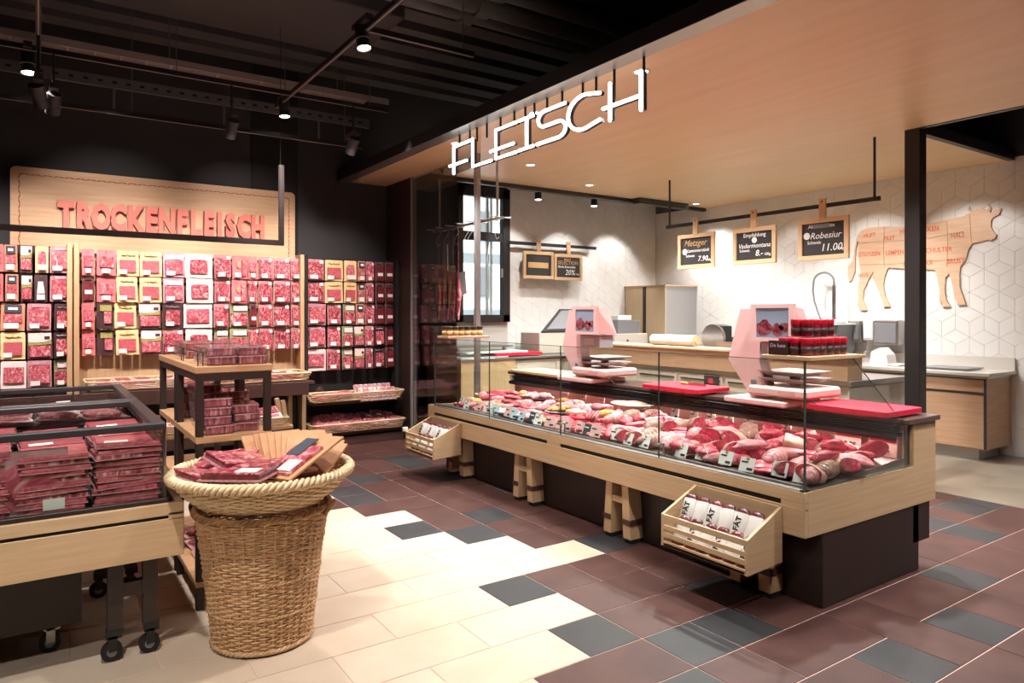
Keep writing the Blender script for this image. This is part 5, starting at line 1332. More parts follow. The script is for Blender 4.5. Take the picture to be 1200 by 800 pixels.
pansteel = M('pan_steel', '#c8bcb8', r=.3, met=.35)
def scale_unit(y0, label):
    # y0 = right (near) end of the base; local y runs to the left of the picture
    t = thing('counter_scale', label, 'scale', (4.2, y0, .893))
    Y = lambda v: y0+v
    b = MB(); b.box((3.93, Y(0), .893), (4.36, Y(.47), .93), c=.008); b.box((3.98, Y(.02), .885+.012), (4.3, Y(.3), .90)); part(b, 'base', pinkp, t)
    # leg: folded panel, widest at the knee
    leg = [(Y(.50), 1.18), (Y(.245), 1.18), (Y(.17), .93), (Y(.31), .93)]
    b = MB(); b.prism([(a, c) for a, c in leg], 4.02, 4.12, 'x'); part(b, 'leg_panel', pinkp, t)
    b = MB(); b.box((4.012, Y(.27), 1.02), (4.02, Y(.31), 1.05), c=.003); part(b, 'leg_button', greyp, t)
    b = MB(); b.prism([(Y(.50), 1.18), (Y(.245), 1.18), (Y(.22), 1.33), (Y(.20), 1.53), (Y(.40), 1.53)], 4.02, 4.16, 'x'); part(b, 'upper_column', pinkp, t)
    # head with screen facing the customer
    hd = [(Y(.24), 1.55), (Y(-.04), 1.545), (Y(-.06), 1.325), (Y(.25), 1.315)]
    b = MB(); q = [(3.97, a, c) for a, c in hd]; hb = [(4.13, Y(.20), 1.53), (4.13, Y(-.01), 1.53), (4.19, Y(-.055), 1.31), (4.19, Y(.22), 1.31)]
    b.add(q+hb, [(0, 1, 2, 3), (4, 7, 6, 5), (0, 4, 5, 1), (1, 5, 6, 2), (2, 6, 7, 3), (3, 7, 4, 0)]); part(b, 'head', pinkp2, t)
    b = MB()
    for p_, q_ in (((3.94, Y(-.065), 1.315), (3.968, Y(-.03), 1.56)), ((3.94, Y(.215), 1.315), (3.968, Y(.255), 1.56)), ((3.94, Y(-.03), 1.315), (3.968, Y(.215), 1.34)), ((3.94, Y(-.03), 1.535), (3.968, Y(.215), 1.56))): b.box(p_, q_)
    part(b, 'screen_bezel', pinkp, t)
    b = MB(); b.box((3.949, Y(-.03), 1.335), (3.956, Y(.23), 1.54)); scr = part(b, 'screen', M('screen_grey_blue', '#8d99ac', es=.12, r=.2), t)
    b = MB()
    for k, (a, c, rh) in enumerate(((.155, 1.405, .052), (.055, 1.395, .04), (.01, 1.41, .03))): b.prism([(Y(a)+(.056+.008*math.sin(w_*2.3+k)-.012*k)*math.cos(w_*.483), c+(rh+.007*math.cos(w_*1.7+k*2))*math.sin(w_*.483)) for w_ in range(13)], 3.946, 3.949, 'x')
    part(b, 'picture', M('screen_meat_picture', '#5c1c24', '#b06068', ns=30, es=0, r=.2), scr)
    b = MB(); b.box((4.02, Y(-.02), 1.20), (4.18, Y(.245), 1.305), c=.006); part(b, 'printer_block', M('printer_grey', '#b4b8bc', r=.4), t)
    b = MB(); b.box((4.012, Y(.06), 1.22), (4.022, Y(.18), 1.28)); part(b, 'keypad', whitep, t)
    # weighing body, plates
    b = MB(); b.box((3.96, Y(-.14), .955), (4.36, Y(.30), 1.02), c=.016); part(b, 'weighing_body', pinkp, t)
    b = MB(); b.box((3.953, Y(-.06), .97), (3.962, Y(.06), 1.0)); part(b, 'body_grip', pinkp2, t)
    for z, m in ((1.045, pansteel), (1.09, pansteel)):
        b = MB(); b.lathe([(0, z), (.17, z), (.235, z+.026), (.24, z+.03), (.17, z+.008), (0, z+.006)], 4, c=(0, 0, 0), smooth=False)
        b.v = [(4.16+(x_-y_)*.7071, Y(.07)+(x_+y_)*.7071, z_) for x_, y_, z_ in b.v]
        part(b, 'weighing_plate', m, t)
    b = MB(); b.cyl((4.16, Y(.07), 1.0), (4.16, Y(.07), 1.09), .035, 14); b.cyl((4.16, Y(.07), .93), (4.16, Y(.07), .96), .07, 14); part(b, 'plate_support', pinkp2, t)
    b = MB(); b.tube([(4.0, Y(-.14), .96), (4.0, Y(-.19), .93), (4.02, Y(-.22), .90)], .004, 6); part(b, 'cable', black, t)
    return t
scale_unit(2.70, 'pink counter scale with grey screen, at the right behind the jars')
scale_unit(4.58, 'pink counter scale with screen showing meat, at the left')

# ---- shelves on top of the glass with jars
def jar_shelf(label, x0, y0, x1, y1, z):
    b = MB(); b.box((x0, y0, z), (x1, y1, z+.022), c=.003); t = thing('jar_shelf', label, 'shelf', ((x0+x1)/2, (y0+y1)/2, z)); part(b, 'board', birch_x, t)
    return t
jar_shelf('small pale wooden shelf on the glass corner carrying red lidded jars', 3.13, 2.0, 3.58, 2.28, 1.264)
jar_shelf('small pale wooden shelf on the glass at the far end carrying amber jars', 3.16, 5.70, 3.62, 5.92, 1.264)
JP = {}
def jar(x, y, z, key, label, group):
    if key not in JP:
        t = thing('spice_jar', label, 'jar', (x, y, z), group=group)
        b = MB(); b.lathe([(0, 0), (.026, 0), (.028, .004), (.028, .062), (.025, .068), (0, .068)], 16, c=(0, 0, 0)); part(b, 'glass_body', jarred if key == 'r' else jaryel, t, local=True)
        b = MB(); b.lathe([(.0285, .012), (.0288, .012), (.0288, .045), (.0285, .045)], 16); part(b, 'label', carddark if key == 'r' else cardcream, t, local=True)
        b = MB(); b.lathe([(.029, .062), (.0295, .064), (.0295, .084), (.027, .088), (0, .088)], 16); part(b, 'lid', redlid if key == 'r' else M('dark_lid', '#2c2420', r=.4), t, local=True)
        JP[key] = t; return t
    return dup(JP[key], (x, y, z), (0, 0, 0), label, group)
for c_ in range(6):
    for r_ in range(3):
        jar(3.19+c_*.062, 2.06+r_*.062, 1.287, 'r', 'red lidded spice jar, %s from left in the %s row of the lower tier' % (ORD[c_], ['front', 'middle', 'rear'][r_]), 'red lidded jars on the glass corner shelf')
b = MB(); b.box((3.22, 2.05, 1.376), (3.46, 2.2, 1.380)); single(b, 'jar_tray', clearp, 'thin clear sheet between the two tiers of red lidded jars', 'tray', (3.34, 2.12, 1.376))
for c_ in range(4):
    for r_ in range(2):
        jar(3.245+c_*.062, 2.09+r_*.062, 1.381, 'r', 'red lidded spice jar, %s from left in the %s row of the upper tier' % (ORD[c_], ['front', 'rear'][r_]), 'red lidded jars on the glass corner shelf')
t = thing('product_card', 'small dark card with white writing left of the red lidded jars', 'card', (3.155, 2.2, 1.287))
b = MB(); b.box((3.135, 2.13, 1.287), (3.139, 2.24, 1.36)); part(b, 'card', carddark, t)
b = MB(); b.text('De luxe', .028, TX(3.133, 2.185, 1.335), ext=.0005); part(b, 'lettering', chalk, t)
for c_ in range(6):
    for r_ in range(2):
        jar(3.20+c_*.068, 5.76+r_*.08, 1.287, 'y', 'amber spice jar with dark lid, %s from left in the %s row' % (ORD[c_], ['front', 'rear'][r_]), 'amber jars on the far glass shelf')

sleeve = M('sleeve_paper', '#d6d2cc', r=.6)
# ---- slatted crates hung on the front with wrapped sausages
def crate(y0, y1, label, which):
    t = thing('hanging_crate', label, 'crate', (2.99, (y0+y1)/2, .22))
    xa, xb = 2.85, 3.128
    prof = [(xa, .22), (xb, .235), (xb, .517), (xa, .393)]
    for y in (y0, y1-.016):
        b = MB(); b.prism(prof, y, y+.016, 'y'); part(b, 'side_panel', birch_x, t)
    b = MB(); b.box((xb-.014, y0+.016, .235), (xb, y1-.016, .517)); part(b, 'back_panel', birch_y, t)
    b = MB(); b.box((xa, y0+.016, .222), (xb-.014, y1-.016, .236)); part(b, 'bottom', birch_y, t)
    for z0, z1 in ((.222, .247), (.268, .295), (.312, .335), (.362, .393)):
        b = MB(); b.box((xa, y0+.016, z0), (xa+.012, y1-.016, z1), c=.001); part(b, 'slat', birch_y, t)
    n = 6; stp = (y1-y0-.05)/n
    for lay in range(2):
        for k in range(n):
            yy = y0+.025+(k+.5)*stp+(.012 if lay == 1 else -.004); x_ = 2.935+lay*.07; z_ = .30+lay*.105
            s_ = thing('wrapped_sausage', 'white wrapped sausage in the %s crate, %s from the right, %s row' % (which, ORD[k], ['front', 'rear'][lay]), 'sausage', (x_, yy, z_), group='wrapped sausages in the %s crate' % which, rot=(R(rg.uniform(-7, 7)), R(30), R(rg.uniform(-4, 4))))
            b = MB(); b.lathe([(0, -.092), (.7, -.088), (1.0, -.07), (1.0, .07), (.8, .085), (0, .09)], 14, sx=.018, sy=stp*.47); part(b, 'sausage_skin', mdark, s_, local=True)
            b = MB(); b.lathe([(1.0, -.062), (1.05, -.06), (1.05, .058), (1.0, .06)], 18, sx=.0185, sy=stp*.49); part(b, 'paper_sleeve', sleeve, s_, local=True)
            if (k+lay) % 2 == 0:
                b = MB(); b.text('F\u00c4T', .044, Matrix.Translation((-.0205, 0, 0)) @ Matrix(((0, 0, -1, 0), (0, 1, 0, 0), (1, 0, 0, 0), (0, 0, 0, 1))), ext=.0006, off=.0014); part(b, 'lettering', ink, s_, local=True)
crate(2.155, 2.722, 'slatted pale crate hung on the counter front at the near end', 'near')
crate(5.41, 5.972, 'slatted pale crate hung on the counter front at the far end', 'far')
t = thing('white_clip', 'small white clip on the left rim of the far crate', 'clip', (2.85, 5.985, .40))
b = MB(); b.box((2.83, 5.975, .39), (2.88, 6.0, .43), c=.005); part(b, 'clip_body', whitep, t)

# ================================================================ MEAT RAIL behind the partition
t = thing('hook_rail', 'steel rail with cross bars and hooks hanging from the canopy', 'rail', (3.85, 6.6, 2.45))
b = MB(); b.box((3.86, 5.85, 2.455), (3.885, 7.35, 2.48)); part(b, 'rail', railm, t)
for y in (5.96, 7.2):
    b = MB(); b.cyl((3.872, y, 2.48), (3.872, y, 3.11), .014, 8); part(b, 'rod', railm, t)
for k in range(7):
    b = MB(); b.cyl((3.74, 5.9+k*.23, 2.475), (4.0, 5.9+k*.23, 2.475), .007, 6); part(b, 'crossbar', railm, t)
def hook(x, y, label):
    b = MB(); z = 2.462
    b.tube([(x, y, z), (x+.02, y, z-.02), (x+.03, y, z-.06), (x, y, z-.1), (x-.03, y, z-.15), (x-.01, y, z-.2), (x+.02, y, z-.18)], .004, 5)
    single(b, 'meat_hook', railm, label, 'hook', (x, y, z), group='hooks on the steel rail')
for k, (x, y) in enumerate([(3.78, 7.05), (3.8, 6.9), (3.87, 6.8), (3.93, 6.6), (3.86, 6.55), (3.9, 6.0)]):
    hook(x, y, 'steel S hook on the rail, %s from the far end' % ORD[k])
b = MB(); b.box((3.80, 6.88, 1.90), (3.81, 7.0, 2.27), c=.004); single(b, 'hanging_slab', whitep, 'pale flat plate hanging from the rail, upper one', 'plate', (3.8, 6.94, 1.9))
b = MB(); b.prism([(6.62, 1.72), (6.74, 1.70), (6.80, 1.95), (6.66, 1.97)], 3.9, 3.91, 'x'); single(b, 'hanging_slab', whitep, 'pale tilted plate hanging from the rail, lower one', 'plate', (3.9, 6.7, 1.7))
for k in range(7):
    x, y = 3.78+.06*(k % 3), 5.9+.23*(5-k//3)
    b = MB(); z = 1.85+.12*(k % 2)
    b.tube([(x, y, z), (x+.01, y, z-.15), (x, y+.01, z-.3), (x-.005, y, z-.42)], .02, 8, rf=lambda f: .012+.014*math.sin(math.pi*min(1, f+.05)))
    b.cyl((x, y, z), (x, y, 2.475), .002, 4)
    single(b, 'hanging_sausage', mdark if k % 2 else mred, 'dry red sausage hanging behind the partition, %s from the far end' % ORD[k], 'sausage', (x, y, z-.42), group='dry sausages hanging behind the partition')

# ================================================================ SERVICE ROW
t = isl = thing('service_island', 'wooden back counter with raised ledge behind the meat counter', 'counter', (6.2, 5.2, 0))
b = MB(); b.box((5.77, 3.31, .10), (6.68, 7.15, .87), c=.003); part(b, 'carcass', beige, t)
b = MB(); b.box((5.85, 3.36, 0), (6.6, 7.1, .10)); part(b, 'kickboard', steel2, t)
b = MB(); b.box((5.75, 3.31, .10), (5.77, 7.15, .865)); part(b, 'front_board', beige, t)
b = MB(); b.box((5.74, 3.29, .87), (6.72, 7.15, .915), c=.003); part(b, 'worktop', steel2, t)
b = MB(); b.box((5.72, 3.31, .915), (5.95, 7.15, 1.115)); part(b, 'ledge_riser', cabinet_wood, t)
b = MB(); b.box((5.70, 3.30, 1.115), (5.99, 7.15, 1.14), c=.003); part(b, 'ledge_top', birch_y, t)
for k in range(6):
    y = 3.4+k*.62
    b = MB(); b.box((5.738, y, .45), (5.75, y+.58, .85), c=.002); o = part(b, 'door', beige, t)
    b = MB(); b.box((5.728, y+.03, .80), (5.738, y+.55, .815)); part(b, 'handle', darkg, o)
t2 = thing('control_panel_unit', 'small dark control panel built into the back counter', 'appliance', (5.73, 4.75, .72))
b = MB(); b.box((5.715, 4.68, .74), (5.737, 4.86, .86), c=.003); part(b, 'panel', darkg, t2)
b = MB(); b.box((5.71, 4.74, .78), (5.716, 4.80, .83)); part(b, 'display', redink, t2)
b = MB(); b.cyl((5.86, 5.1, 1.20), (5.86, 5.72, 1.20), .06, 24); t3 = thing('paper_roll', 'thick white roll of wrapping paper lying on the raised ledge', 'paper roll', (5.86, 5.4, 1.14)); part(b, 'roll', whitep, t3)
b = MB(); b.cyl((5.86, 5.085, 1.20), (5.86, 5.10, 1.20), .062, 24); b.cyl((5.86, 5.075, 1.20), (5.86, 5.09, 1.20), .03, 16); part(b, 'core', birch_x, t3)
# slicer
t = thing('meat_slicer', 'steel meat slicer with black motor housing on the back counter', 'slicer', (6.25, 4.95, .915))
b = MB(); b.box((6.05, 4.7, .915), (6.4, 5.2, 1.03), c=.02); part(b, 'base', steel, t)
b = MB(); b.cyl((6.16, 5.12, 1.23), (6.2, 5.12, 1.23), .15, 32); part(b, 'blade_guard', steel, t)
b = MB(); b.prism([(5.0, 1.06), (5.0, 1.36), (5.12, 1.38), (5.2, 1.32), (5.22, 1.06)], 6.2, 6.34, 'x'); part(b, 'motor_housing', black, t)
b = MB(); b.box((6.06, 4.62, 1.12), (6.4, 4.98, 1.14)); b.box((6.06, 4.60, 1.14), (6.07, 4.98, 1.2)); part(b, 'carriage', steel, t)
b = MB(); b.tube([(6.1, 4.8, 1.14), (6.1, 4.8, 1.24), (6.1, 4.72, 1.26)], .012, 8); part(b, 'handle', black, t)
b = MB(); b.cyl((6.06, 4.88, 1.0), (6.04, 4.88, 1.0), .03, 14); part(b, 'dial', black, t)
# wall counter along the cow wall
t = thing('wall_counter', 'long wooden wall counter with grey worktop under the cow', 'counter', (8.15, 5.1, 0))
b = MB(); b.box((7.87, 3.10, .12), (8.455, 7.25, .86), c=.002); part(b, 'carcass', cabinet_wood, t)
b = MB(); b.box((7.82, 3.05, .865), (8.46, 7.25, .90), c=.003); part(b, 'worktop', M('pale_worktop', '#c8c2b8', r=.3), t)
b = MB(); b.box((7.85, 3.08, .84), (8.44, 7.25, .865)); part(b, 'worktop_rail', steel2, t)
b = MB(); b.box((8.435, 3.06, .90), (8.458, 7.25, 1.03)); part(b, 'splashback', M('splash_grey', '#d4cec6', r=.4), t)
b = MB(); b.box((7.95, 3.2, 0), (8.455, 7.25, .12)); part(b, 'kickboard', steel2, t)
for k in range(5):
    y = 3.12+k*.82
    b = MB(); b.box((7.855, y, .70), (7.87, y+.81, .825), c=.002); o = part(b, 'drawer', cabinet_wood, t)
    b = MB(); b.box((7.852, y, .827), (7.868, y+.81, .838)); part(b, 'grip', darkg, o)
    b = MB(); b.box((7.855, y, .13), (7.87, y+.81, .675), c=.002); o = part(b, 'door', cabinet_wood, t)
    b = MB(); b.box((7.852, y, .678), (7.868, y+.81, .697)); part(b, 'grip', darkg, o)
b = MB(); b.box((7.852, 3.10, .13), (7.874, 3.118, .865)); part(b, 'edge_profile', darkg, t)
t = thing('steel_tray', 'flat steel tray at the right end of the wall counter', 'tray', (8.12, 3.52, .90))
b = MB(); b.box((7.95, 3.32, .902), (8.30, 3.75, .915), c=.003); part(b, 'tray_body', steel, t)
b = MB(); b.box((7.93, 3.30, .915), (8.32, 3.77, .925), c=.003); part(b, 'rim', greyp, t)
b = MB(); b.box((7.98, 4.02, .902), (8.2, 4.16, .925), c=.004); single(b, 'cloth', whitep, 'folded pale cloth beside the steel tray', 'cloth', (8.1, 4.1, .902))
# sink tub, faucet
t = thing('sink_unit', 'grey tub sink with white cover below the spring faucet', 'sink', (8.15, 5.0, .90))
b = MB(); b.prism([(4.78, .90), (5.22, .90), (5.26, 1.36), (4.72, 1.36)], 7.95, 8.4, 'x'); part(b, 'tub', M('tub_grey', '#86868a', r=.35), t)
b = MB(); b.box((7.9, 4.69, 1.36), (8.44, 5.30, 1.375), c=.003); b.blob((8.15, 5.0, 1.385), (.2, .25, .04), 2, .05, flat=.3); part(b, 'cover', whitep, t)
t = thing('spring_faucet', 'tall arched spring faucet on the wall behind the sink', 'faucet', (8.2, 5.05, 1.38))
b = MB(); b.cyl((8.3, 4.98, 1.38), (8.3, 4.98, 1.85), .022, 10); part(b, 'riser', steel, t)
b = MB(); path = [(8.3, 4.98, 1.75+k*.04) for k in range(4)]+[(8.3, 5.12+.14*-math.cos(a), 1.9+.12*math.sin(a)) for a in [math.pi*k/14 for k in range(15)]]+[(8.3, 5.27, 1.8), (8.3, 5.25, 1.66), (8.3, 5.2, 1.52), (8.3, 5.16, 1.42)]
b.tube(path, .013, 8); part(b, 'hose', greyp, t)
b = MB()
for k in range(14): b.cyl((8.3, 4.98, 1.5+k*.026), (8.3, 4.98, 1.508+k*.026), .021, 10)
part(b, 'spring', greyp, t)
b = MB(); b.cyl((8.3, 5.155, 1.43), (8.3, 5.14, 1.38), .02, 10); part(b, 'spray_head', blackm, t)
for nm, lb, y0, y1, z0, z1, m in (('soap_dispenser', 'steel dispenser on the wall right of the sink', 4.64, 4.80, 1.15, 1.41, steel2), ('paper_dispenser', 'white rounded dispenser between the two steel ones', 4.49, 4.61, 1.17, 1.42, whitep), ('towel_dispenser', 'wide steel towel dispenser on the wall left of the dark column', 4.19, 4.48, 1.12, 1.42, steel2)):
    t = thing(nm, lb, 'dispenser', (8.4, (y0+y1)/2, z0))
    b = MB(); b.box((8.30, y0, z0), (8.462, y1, z1), c=.012); part(b, 'housing', m, t)
    b = MB(); b.box((8.292, y0+.02, z0+.03), (8.30, y1-.02, z1-.04), c=.003); part(b, 'cover', greyp if m is steel2 else whitep, t)
b = MB(); b.prism([(4.2, .9), (4.42, .9), (4.40, 1.05), (4.3, 1.1), (4.22, 1.02)], 8.1, 8.3, 'x'); single(b, 'towel_bundle', whitep, 'crumpled white towels under the wide dispenser', 'towel', (8.2, 4.3, .9))
# tall cabinet in the corner
t = thing('tall_cabinet', 'tall cabinet with pale front and steel side in the corner', 'cabinet', (8.1, 7.7, 0))
b = MB(); b.box((7.77, 7.33, .05), (8.455, 8.19, 1.92), c=.003); part(b, 'steel_body', M('cabinet_steel', '#c4c4c6', r=.35, met=.75), t)
b = MB(); b.box((7.75, 7.32, .10), (7.77, 7.72, 1.91), c=.002); part(b, 'door', palew, t)
b = MB(); b.box((7.75, 7.78, .10), (7.77, 8.18, 1.91), c=.002); part(b, 'door', palew, t)
b = MB(); b.box((7.735, 7.725, .10), (7.765, 7.745, 1.91)); b.box((7.735, 7.755, .10), (7.765, 7.775, 1.91)); part(b, 'grip_rail', darkg, t)
b = MB(); b.box((7.74, 7.31, 1.91), (8.455, 8.19, 1.93)); part(b, 'top_board', birch_y, t)
# window side counter
t = thing('window_counter', 'low back counter under the window wall with wooden and steel fronts', 'counter', (5.6, 7.7, 0))
b = MB(); b.box((4.22, 7.3, .08), (5.02, 8.19, .92), c=.003); part(b, 'wooden_cabinet', birch_z, t)
b = MB(); b.box((5.03, 7.32, .08), (7.6, 8.19, .90), c=.003); part(b, 'steel_cabinet', beige, t)
for k in range(4):
    b = MB(); b.box((5.04+k*.64, 7.305, .12), (5.66+k*.64, 7.32, .86), c=.002); part(b, 'door', beige, t)
b = MB(); b.box((4.2, 7.28, .92), (7.6, 8.19, .945), c=.003); part(b, 'worktop', steel2, t)
board_('red cutting board on the window side counter', crect(4.75, 7.35, 5.5, 7.8), .96, .035, redp)
board_('white cutting board on top of the red one by the window', crect(4.35, 7.4, 5.3, 7.85), .996, .02, whitep)
b = MB(); b.box((4.25, 7.35, .946), (4.95, 7.75, .958)); single(b, 'blue_sheet', bluecard, 'pale blue sheet below the boards on the window counter', 'sheet', (4.6, 7.5, .946))
t = thing('label_scale', 'beige weighing machine with slanted dark touch screen by the window wall', 'scale', (6.1, 7.75, .946))
b = MB(); b.box((5.62, 7.6, .946), (6.75, 8.05, 1.24), c=.01); part(b, 'housing', beige, t)
b = MB(); b.add([(5.64, 7.58, 1.26), (6.3, 7.58, 1.26), (6.72, 7.75, 1.56), (6.08, 7.75, 1.56), (5.64, 7.61, 1.225), (6.3, 7.61, 1.225), (6.72, 7.79, 1.53), (6.08, 7.79, 1.53)],
  [(0, 1, 2, 3), (7, 6, 5, 4), (0, 4, 5, 1), (1, 5, 6, 2), (2, 6, 7, 3), (3, 7, 4, 0)]); o = part(b, 'screen_frame', black, t)
b2 = MB()
b2.add([(5.74, 7.582, 1.285), (6.24, 7.582, 1.285), (6.60, 7.728, 1.54), (6.10, 7.728, 1.54), (5.74, 7.60, 1.283), (6.24, 7.60, 1.283), (6.60, 7.745, 1.538), (6.10, 7.745, 1.538)], [(0, 1, 2, 3), (7, 6, 5, 4), (0, 4, 5, 1), (1, 5, 6, 2), (2, 6, 7, 3), (3, 7, 4, 0)])
part(b2, 'touch_screen', greyp, o)
t = thing('vacuum_machine', 'beige machine with grey lid left of the tall cabinet', 'machine', (7.2, 7.7, .946))
b = MB(); b.box((6.95, 7.55, .946), (7.62, 8.0, 1.20), c=.008); part(b, 'housing', beige, t)
b = MB(); b.box((7.05, 7.6, 1.20), (7.5, 7.95, 1.40), c=.006); part(b, 'lid', greyp, t)
b = MB(); b.box((7.1, 7.65, 1.40), (7.38, 7.9, 1.47), c=.006); part(b, 'cap', whitep, t)
b = MB(); b.cyl((7.2, 7.54, 1.1), (7.2, 7.55, 1.1), .015, 10); part(b, 'button', black, t)
b = MB(); b.box((4.3, 7.62, 1.06), (5.2, 7.9, 1.08)); b.box((4.4, 7.7, .946), (4.43, 7.73, 1.06)); b.box((5.1, 7.7, .946), (5.13, 7.73, 1.06)); single(b, 'wall_shelf', steel2, 'narrow steel shelf over the window side counter', 'shelf', (4.75, 7.75, .946))

# ---- hanging price boards (chalkboards)
def rail_x(): 
    t = thing('board_rail', 'long black rail carrying three price boards, hung from the canopy', 'rail', (6.32, 4.65, 2.52))
    b = MB(); b.box((6.31, 3.35, 2.525), (6.335, 5.95, 2.565)); part(b, 'rail', black, t)
    for y in (3.40, 5.90):
        b = MB(); b.box((6.315, y-.009, 2.565), (6.33, y+.009, 3.11)); part(b, 'rod', black, t)
rail_x()
def pboard(axis, a0, a1, z0, z1, c0, top, label, txt, dark=chalkb):
    # axis x: board faces -x, a runs along y ; axis y: board faces -y, a runs along x
    am = (a0+a1)/2
    loc = (c0, am, z0) if axis == 'x' else (am, c0, z0)
    t = thing('price_board', label, 'price board', loc)
    def bx(p, q, d0, d1):
        b = MB()
        if axis == 'x': b.box((c0+d0, p[0], p[1]), (c0+d1, q[0], q[1]), c=.002)
        else: b.box((p[0], c0+d0, p[1]), (q[0], c0+d1, q[1]), c=.002)
        return b
    fw = .045
    wm = birch_y if axis == 'x' else birch_x
    part(bx((a0, z0), (a1, z0+fw), -.02, .01), 'frame_rail', wm, t); part(bx((a0, z1-fw), (a1, z1), -.02, .01), 'frame_rail', wm, t)
    part(bx((a0, z0+fw), (a0+fw, z1-fw), -.02, .01), 'frame_stile', birch_z, t); part(bx((a1-fw, z0+fw), (a1, z1-fw), -.02, .01), 'frame_stile', birch_z, t)
    part(bx((a0+.01, z0+.01), (a1-.01, z1-.01), 0, .008), 'slate', dark, t)
    part(bx((am-.035, z1-.02), (am+.035, top), -.024, -.004), 'handle', birch_z, t)
    b = MB()
    if axis == 'x': b.cyl((c0-.026, am, top-.03), (c0-.022, am, top-.03), .009, 10)
    else: b.cyl((am, c0-.026, top-.03), (am, c0-.022, top-.03), .009, 10)
    part(b, 'peg_hole', black, t)
    W_ = a1-a0-2*fw; H_ = z1-z0-2*fw
    for body, u, v, sz, m, shear in txt:
        b = MB()
        if axis == 'x': T = TX(c0-.003, am-u*W_, (z0+z1)/2+v*H_)
        else: T = TY(am+u*W_, c0-.003, (z0+z1)/2+v*H_)
        if body == '*':
            b.T = T; b.cyl((0, 0, 0), (0, 0, .002), sz, 14)
        elif body == '#':
            b.T = T; b.box((-sz, -sz*.22, 0), (sz, sz*.22, .0015))
        else:
            T = T @ Matrix(((1, shear, 0, 0), (0, 1, 0, 0), (0, 0, 1, 0), (0, 0, 0, 1)))
            b.text(body, sz, T, ext=.0008, off=.0004)
        part(b, 'chalk_writing', m, t)
pboard('x', 5.187, 5.727, 2.02, 2.42, 6.29, 2.60, 'left price board on the black rail with gold heading', [('Metzger', -.02, .30, .10, goldchalk, .3), ('Lammnierst\u00fcck', .06, .02, .052, chalk, .2), ('*', -.38, .0, .035, chalk, 0), ('Schweiz', -.2, -.17, .04, chalk, 0), ('7.90', .22, -.3, .085, chalk, .2), ('100g', .41, -.36, .035, chalk, 0)])
pboard('x', 4.40, 4.935, 2.025, 2.412, 6.29, 2.60, 'middle price board on the black rail with a white emblem', [('Empfehlung', -.0, .38, .06, chalk, 0), ('*', 0, .2, .032, chalk, 0), ('Vadermontana', .0, .0, .068, chalk, .3), ('Schweiz', -.28, -.16, .04, chalk, 0), ('8.-', .14, -.28, .09, chalk, .2), ('100g', .36, -.33, .04, chalk, 0)])
pboard('x', 3.62, 4.145, 2.02, 2.425, 6.29, 2.61, 'right price board on the black rail reading 11.00', [('#', -.05, .40, .09, greyp, 0), ('Aktion Heute', -.05, .40, .05, chalk, 0), ('Robesiur', .06, .10, .088, chalk, .3), ('*', -.40, .12, .035, chalk, 0), ('Schweiz', -.22, -.1, .045, chalk, 0), ('11.00', .2, -.28, .10, chalk, .2), ('100g', .4, -.33, .035, chalk, 0)])
t = thing('board_rail', 'short black rail on the window wall carrying two price boards', 'rail', (6.2, 8.1, 2.45))
b = MB(); b.box((5.44, 8.07, 2.47), (7.05, 8.09, 2.515)); part(b, 'rail', black, t)
for x in (5.5, 6.95):
    b = MB(); b.box((x, 8.09, 2.48), (x+.02, 8.202, 2.50)); part(b, 'bracket', steel2, t)
pboard('y', 5.66, 6.20, 1.995, 2.385, 8.05, 2.55, 'left price board on the window wall with a gold plate', [('#', 0, 0, .18, goldchalk, 0), ('METZGEREI', 0, 0, .05, chalk, 0)])
pboard('y', 6.21, 6.74, 1.985, 2.37, 8.05, 2.55, 'right price board on the window wall reading 20%', [('MEAT', -.02, .38, .05, goldchalk, 0), ('SELECTION', .0, .22, .075, goldchalk, 0), ('Rinds-Entrec\u00f4te', -.05, .02, .05, chalk, .2), ('20%', .1, -.26, .11, chalk, .2), ('100g', .4, -.33, .035, chalk, 0)])
# small black ceiling lamps lighting the window wall
for k, x in enumerate((5.45, 6.42)):
    t = thing('wall_washer', 'small black cylinder lamp above the %s price board on the window wall' % ['left', 'right'][k], 'ceiling light', (x, 7.4, 3.04), group='small black cylinder lamps')
    b = MB(); b.cyl((x, 7.4, 3.0), (x, 7.4, 3.09), .045, 18); b.cyl((x, 7.4, 3.09), (x, 7.4, 4.4), .008, 6); part(b, 'lamp_body', black, t)
    b = MB(); b.cyl((x, 7.4, 2.995), (x, 7.4, 2.999), .038, 18); part(b, 'lens', emit_lens, t)
b = MB(); b.box((6.9, 7.0, 3.03), (7.9, 7.12, 3.11)); single(b, 'linear_lamp_housing', black, 'black box housing under the canopy by the corner', 'lamp housing', (7.4, 7.06, 3.03))

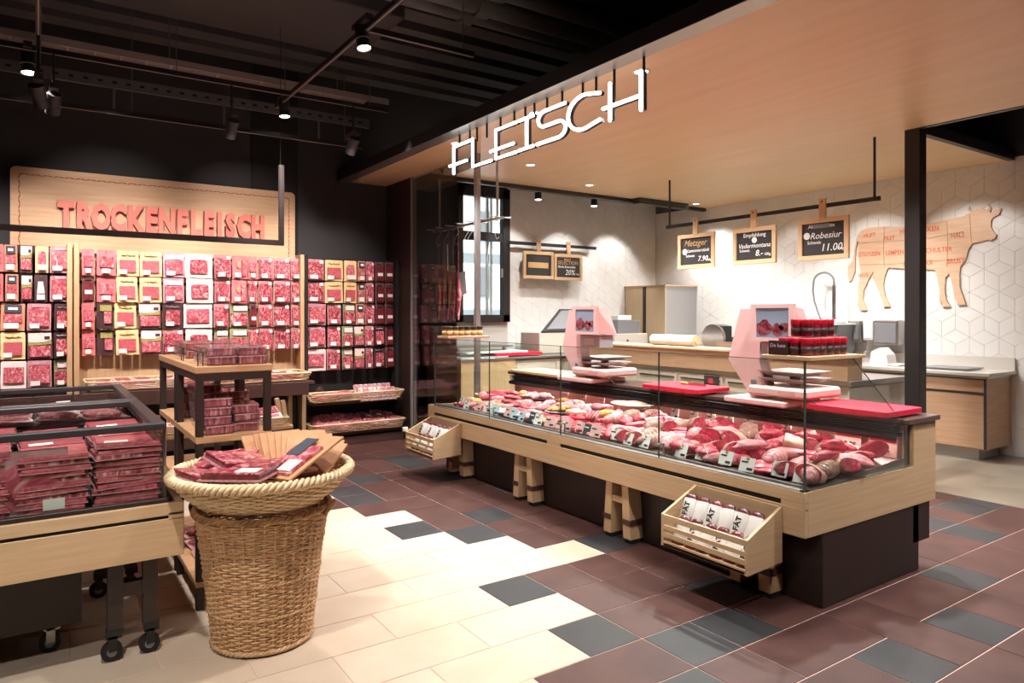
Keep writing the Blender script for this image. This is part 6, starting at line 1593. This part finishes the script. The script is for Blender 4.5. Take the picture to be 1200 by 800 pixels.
# ---- cow board
COW = [(4.705,2.528),(4.594,2.551),(4.438,2.55),(4.175,2.517),(3.978,2.517),(3.839,2.534),(3.705,2.555),(3.542,2.572),(3.518,2.592),(3.486,2.604),(3.513,2.635),(3.494,2.666),(3.485,2.635),(3.462,2.618),(3.415,2.635),(3.369,2.633),(3.326,2.61),(3.303,2.63),(3.315,2.674),(3.288,2.645),(3.283,2.619),(3.297,2.586),(3.277,2.575),(3.24,2.61),(3.188,2.612),(3.21,2.55),(3.27,2.522),(3.285,2.491),(3.285,2.431),(3.262,2.374),(3.232,2.34),(3.24,2.307),(3.285,2.28),(3.308,2.296),(3.384,2.277),(3.462,2.266),(3.502,2.208),(3.526,2.105),(3.582,2.02),(3.593,1.932),(3.59,1.79),(3.55,1.666),(3.529,1.599),(3.615,1.596),(3.618,1.649),(3.642,1.668),(3.652,1.757),(3.688,1.928),(3.705,1.946),(3.738,1.903),(3.747,1.759),(3.73,1.651),(3.685,1.579),(3.768,1.574),(3.775,1.625),(3.802,1.638),(3.797,1.761),(3.822,1.906),(3.848,1.995),(3.978,2.014),(4.175,2.025),(4.361,2.048),(4.39,2.027),(4.419,1.932),(4.434,1.836),(4.409,1.701),(4.352,1.585),(4.428,1.576),(4.438,1.634),(4.496,1.78),(4.565,1.938),(4.551,2.016),(4.614,1.921),(4.675,1.785),(4.685,1.666),(4.634,1.538),(4.705,1.538),(4.756,1.608),(4.739,1.687),(4.746,1.826),(4.715,2.024),(4.746,2.204),(4.739,2.343),(4.746,2.403),(4.776,2.306),(4.787,2.147),(4.787,2.027),(4.822,1.929),(4.859,1.89),(4.88,1.972),(4.876,2.092),(4.807,2.168),(4.797,2.268),(4.766,2.425),(4.735,2.491)]
t = thing('cow_board', 'wooden cow silhouette with orange cut names on the tiled wall', 'wall decoration', (8.43, 4.0, 1.54))
b = MB(); b.prism(COW, 8.438, 8.4615, 'x'); part(b, 'silhouette', cowwood, t)
b = MB()
for s_ in ([(3.5, 2.45), (4.72, 2.45)][:0] or [(4.73, 2.37), (4.5, 2.37), (4.2, 2.36), (3.9, 2.36), (3.55, 2.40)], [(4.72, 2.10), (4.3, 2.09), (3.6, 2.1)], [(4.42, 2.54), (4.43, 2.3), (4.42, 2.06)], [(4.16, 2.5), (4.17, 2.03)], [(3.72, 2.53), (3.71, 2.3), (3.72, 2.02)], [(3.49, 2.58), (3.47, 2.28)]):
    b.tube([(8.437, y, z) for y, z in s_], .003, 4)
part(b, 'cut_line', M('cut_line_brown', '#b08868', r=.8), t)
for nm, y, z, s_ in (('HUFT', 4.60, 2.455, .075), ('FILET', 4.36, 2.40, .07), ('HOHRR\u00dcCKEN', 4.02, 2.462, .08), ('HALS', 3.61, 2.364, .075), ('STOTZEN', 4.60, 2.225, .075), ('LEMPEN', 4.295, 2.222, .075), ('SCHULTER', 3.82, 2.218, .08), ('BRUST', 3.63, 2.08, .08), ('FEDERST\u00dcCK', 4.03, 2.08, .07), ('HAXE', 4.675, 1.968, .065)):
    b = MB(); b.text(nm, s_, TX(8.436, y, z), ext=.001, off=.001, xs=.8); part(b, 'lettering', cowink, t)
